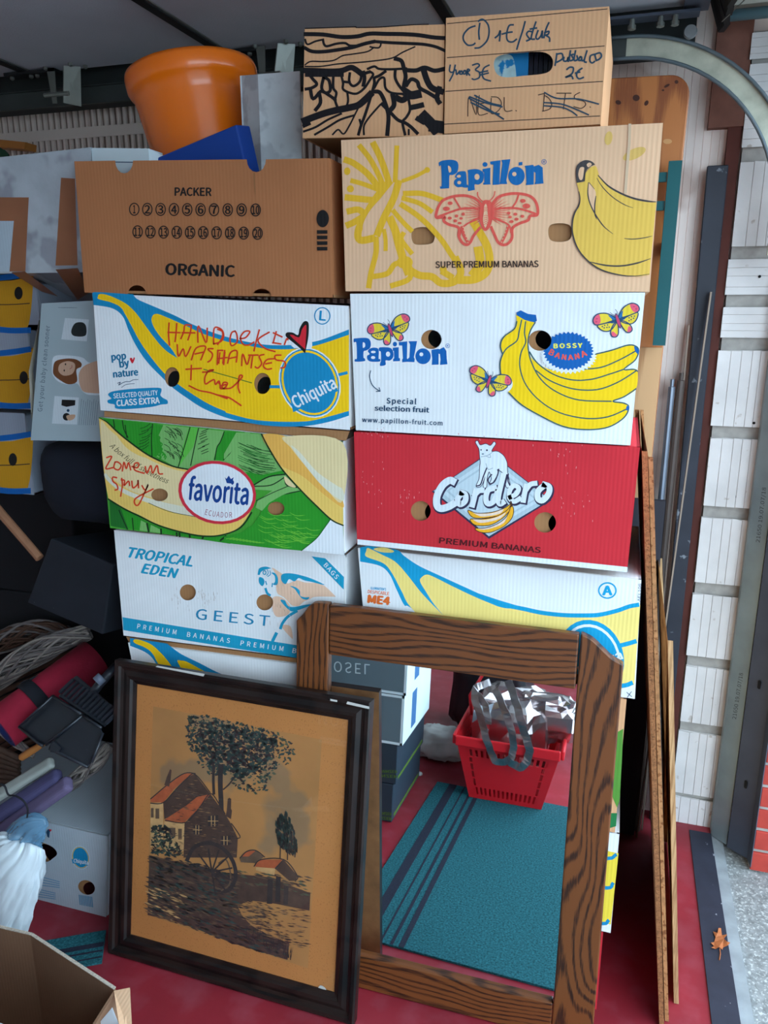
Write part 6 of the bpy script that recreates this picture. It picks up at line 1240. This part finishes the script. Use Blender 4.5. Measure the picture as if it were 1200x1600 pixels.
# red shopping basket with slots
bred = M('red_plastic', (206,28,38), .35, .04, 6, spec=.5)
bsT = thing('shopping_basket', (-.28,-1.19,.006), 'red plastic shopping basket on the end of the striped mat, seen in the mirror', 'basket')
bx0, bx1, by0, by1 = -.402,-.156,-1.035,-1.40; tx0, tx1, ty0, ty1 = -.452,-.104,-.995,-1.44; zt = .225; zb = .007
def wall4(side):                            # bottom edge a,b ; top edge c,d
    B_ = [Vector((bx0,by0,zb)),Vector((bx1,by0,zb)),Vector((bx1,by1,zb)),Vector((bx0,by1,zb))]; T_ = [Vector((tx0,ty0,zt)),Vector((tx1,ty0,zt)),Vector((tx1,ty1,zt)),Vector((tx0,ty1,zt))]
    return B_[side], B_[(side+1) % 4], T_[(side+1) % 4], T_[side]
def bas(side, u, v):
    a, b, c, d = wall4(side); return (a*(1-u)+b*u)*(1-v)+(d*(1-u)+c*u)*v
rects = [(.0,1.,.0,.03)]                    # solid strips around slots
NSL = 14
def strip(mb, side, u0, u1, v0, v1, inw):
    q = [bas(side,u0,v0),bas(side,u1,v0),bas(side,u1,v1),bas(side,u0,v1)]; mb.slab(q, inw)
for side in range(4):
    a, b, c, d = wall4(side); nrm = (b-a).cross(d-a).normalized(); ctr = Vector((-.28,-1.2,.1)); inw = nrm*.004 if (ctr-a).dot(nrm) > 0 else -nrm*.004
    mb = MB(); strip(mb,side,0,1,0,.07,inw); strip(mb,side,.0,.10,.07,1,inw); strip(mb,side,.90,1,.07,1,inw); strip(mb,side,.13,.87,.20,.72,inw); strip(mb,side,.10,.90,.84,1,inw)
    for i in range(NSL+1):
        u = .10+.80*i/NSL; strip(mb,side,u-.014,u+.014,.07,.20,inw); strip(mb,side,u-.014,u+.014,.72,.84,inw)
    for v in (.20,.34,.47,.60,.70): strip(mb,side,.10,.13,v,v+.02,inw); strip(mb,side,.87,.90,v,v+.02,inw)
    mb.build('slotted_wall', bred, bsT)
mb = MB().box((bx0,by1,zb),(bx1,by0,zb+.004)); mb.build('basket_floor', bred, bsT)
for side in range(4):
    a, b, c, d = wall4(side); nrm = (b-a).cross(d-a).normalized(); out = nrm if (Vector((-.28,-1.2,.1))-a).dot(nrm) < 0 else -nrm; h = Vector((out.x,out.y,0)).normalized()*.012
    o = MB().slab([d+Vector((0,0,-.022)),c+Vector((0,0,-.022)),c+Vector((0,0,.012)),d+Vector((0,0,.012))], h).build('rim', bred, bsT); bevel(o,.004,2)
MB().tube([(-.44,-1.22,.23),(-.45,-1.22,.30),(-.40,-1.20,.40),(-.30,-1.19,.43)], .006, 8).build('carry_handle', bred, bsT, smooth=True)
# foil bag in the basket
foil = M('silver_foil', (190,180,180), .26, .1, 12, metal=1.0, bump=.35, bs=18); foil_s = M('silver_strap', (170,162,164), .3, .15, 40, metal=1.0, bump=.2, bs=60); 
fbT = thing('foil_bag', (-.28,-1.2,.05), 'crumpled silver foil cool bag stuffed in the red shopping basket', 'bag')
def crump2(name, c, r, seed, amp, fold):
    o = crumple(name, c, r, foil, '', '', seed, sq=.6, amp=amp, fold=fold, flat=.012, parent=fbT, n=20, m=13); o.data.polygons.foreach_set('use_smooth', [False]*len(o.data.polygons)); return o
crump2('bag_body', (-.285,-1.19,.215), (.125,.15,.135), 5, .42, 2.0)
crump2('bag_side', (-.17,-1.16,.285), (.11,.06,.075), 7, .45, 2.2)
def ribbon(pts, w, name, mat, parent, wd=Vector((1,0,0))):
    P = [Vector(q) for q in crom([tuple(q) for q in pts], 6, False)]; vs = []; n = len(P)
    for i, q in enumerate(P):
        t = (P[min(i+1,n-1)]-P[max(i-1,0)]).normalized(); s = t.cross(Vector((0,1,0))); s = s.normalized() if s.length > .1 else wd
        wob = .05*sin(i*1.7); vs += [q-s*w*(.5+wob)+Vector((0,.003*sin(i*.9),0)), q+s*w*(.5-wob)]
    o = obj(name, vs, [(2*i,2*i+1,2*i+3,2*i+2) for i in range(n-1)], mat, parent, False); m = o.modifiers.new('t','SOLIDIFY'); m.thickness = .0015; return o
S = lambda a, b, y=-.965: mony(*K17((a,b)), y)
ribbon([S(760,160,-1.02),S(690,200,-.99),S(720,330,-.975),S(755,450,-.972),S(790,515,-.972),S(850,500,-.972),S(862,420,-.972),S(830,300,-.975),S(780,190,-1.0)], .024, 'strap', foil_s, fbT)
ribbon([S(840,150,-1.03),S(880,270,-.98),S(910,380,-.972),S(935,470,-.972),S(900,540,-.970),S(845,515,-.970)], .026, 'strap', foil_s, fbT)
ribbon([S(690,200,-1.0),S(735,260,-.985),S(752,350,-.975)], .022, 'strap', foil_s, fbT)
# crumpled paper, dark bag and clutter beyond
crumple('paper_wad', (-.57,-1.34,.055), (.10,.07,.06), M('crumpled_paper', (190,190,186), .85, .05, 10), 'crumpled white paper lying on the red floor behind the basket', 'paper', 12, amp=.3, fold=2, flat=.003, n=48, m=30)
o = blob('black_bag', (-.43,-1.72,.20), (.16,.14,.19), M('black_vinyl', (26,28,34), .3, .1, 10), 'black vinyl bag on the floor behind the red basket in the mirror', 'bag', 6, amp=.25, fold=2.0, flat=.003)
crumple('paper_scrap', monz(*K17((438,567)),.006), (.017,.010,.006), M('crumpled_paper', (190,190,186), .85), 'tiny white paper scrap on the red floor beside the striped mat', 'paper', 2, n=20, m=12, flat=.001)
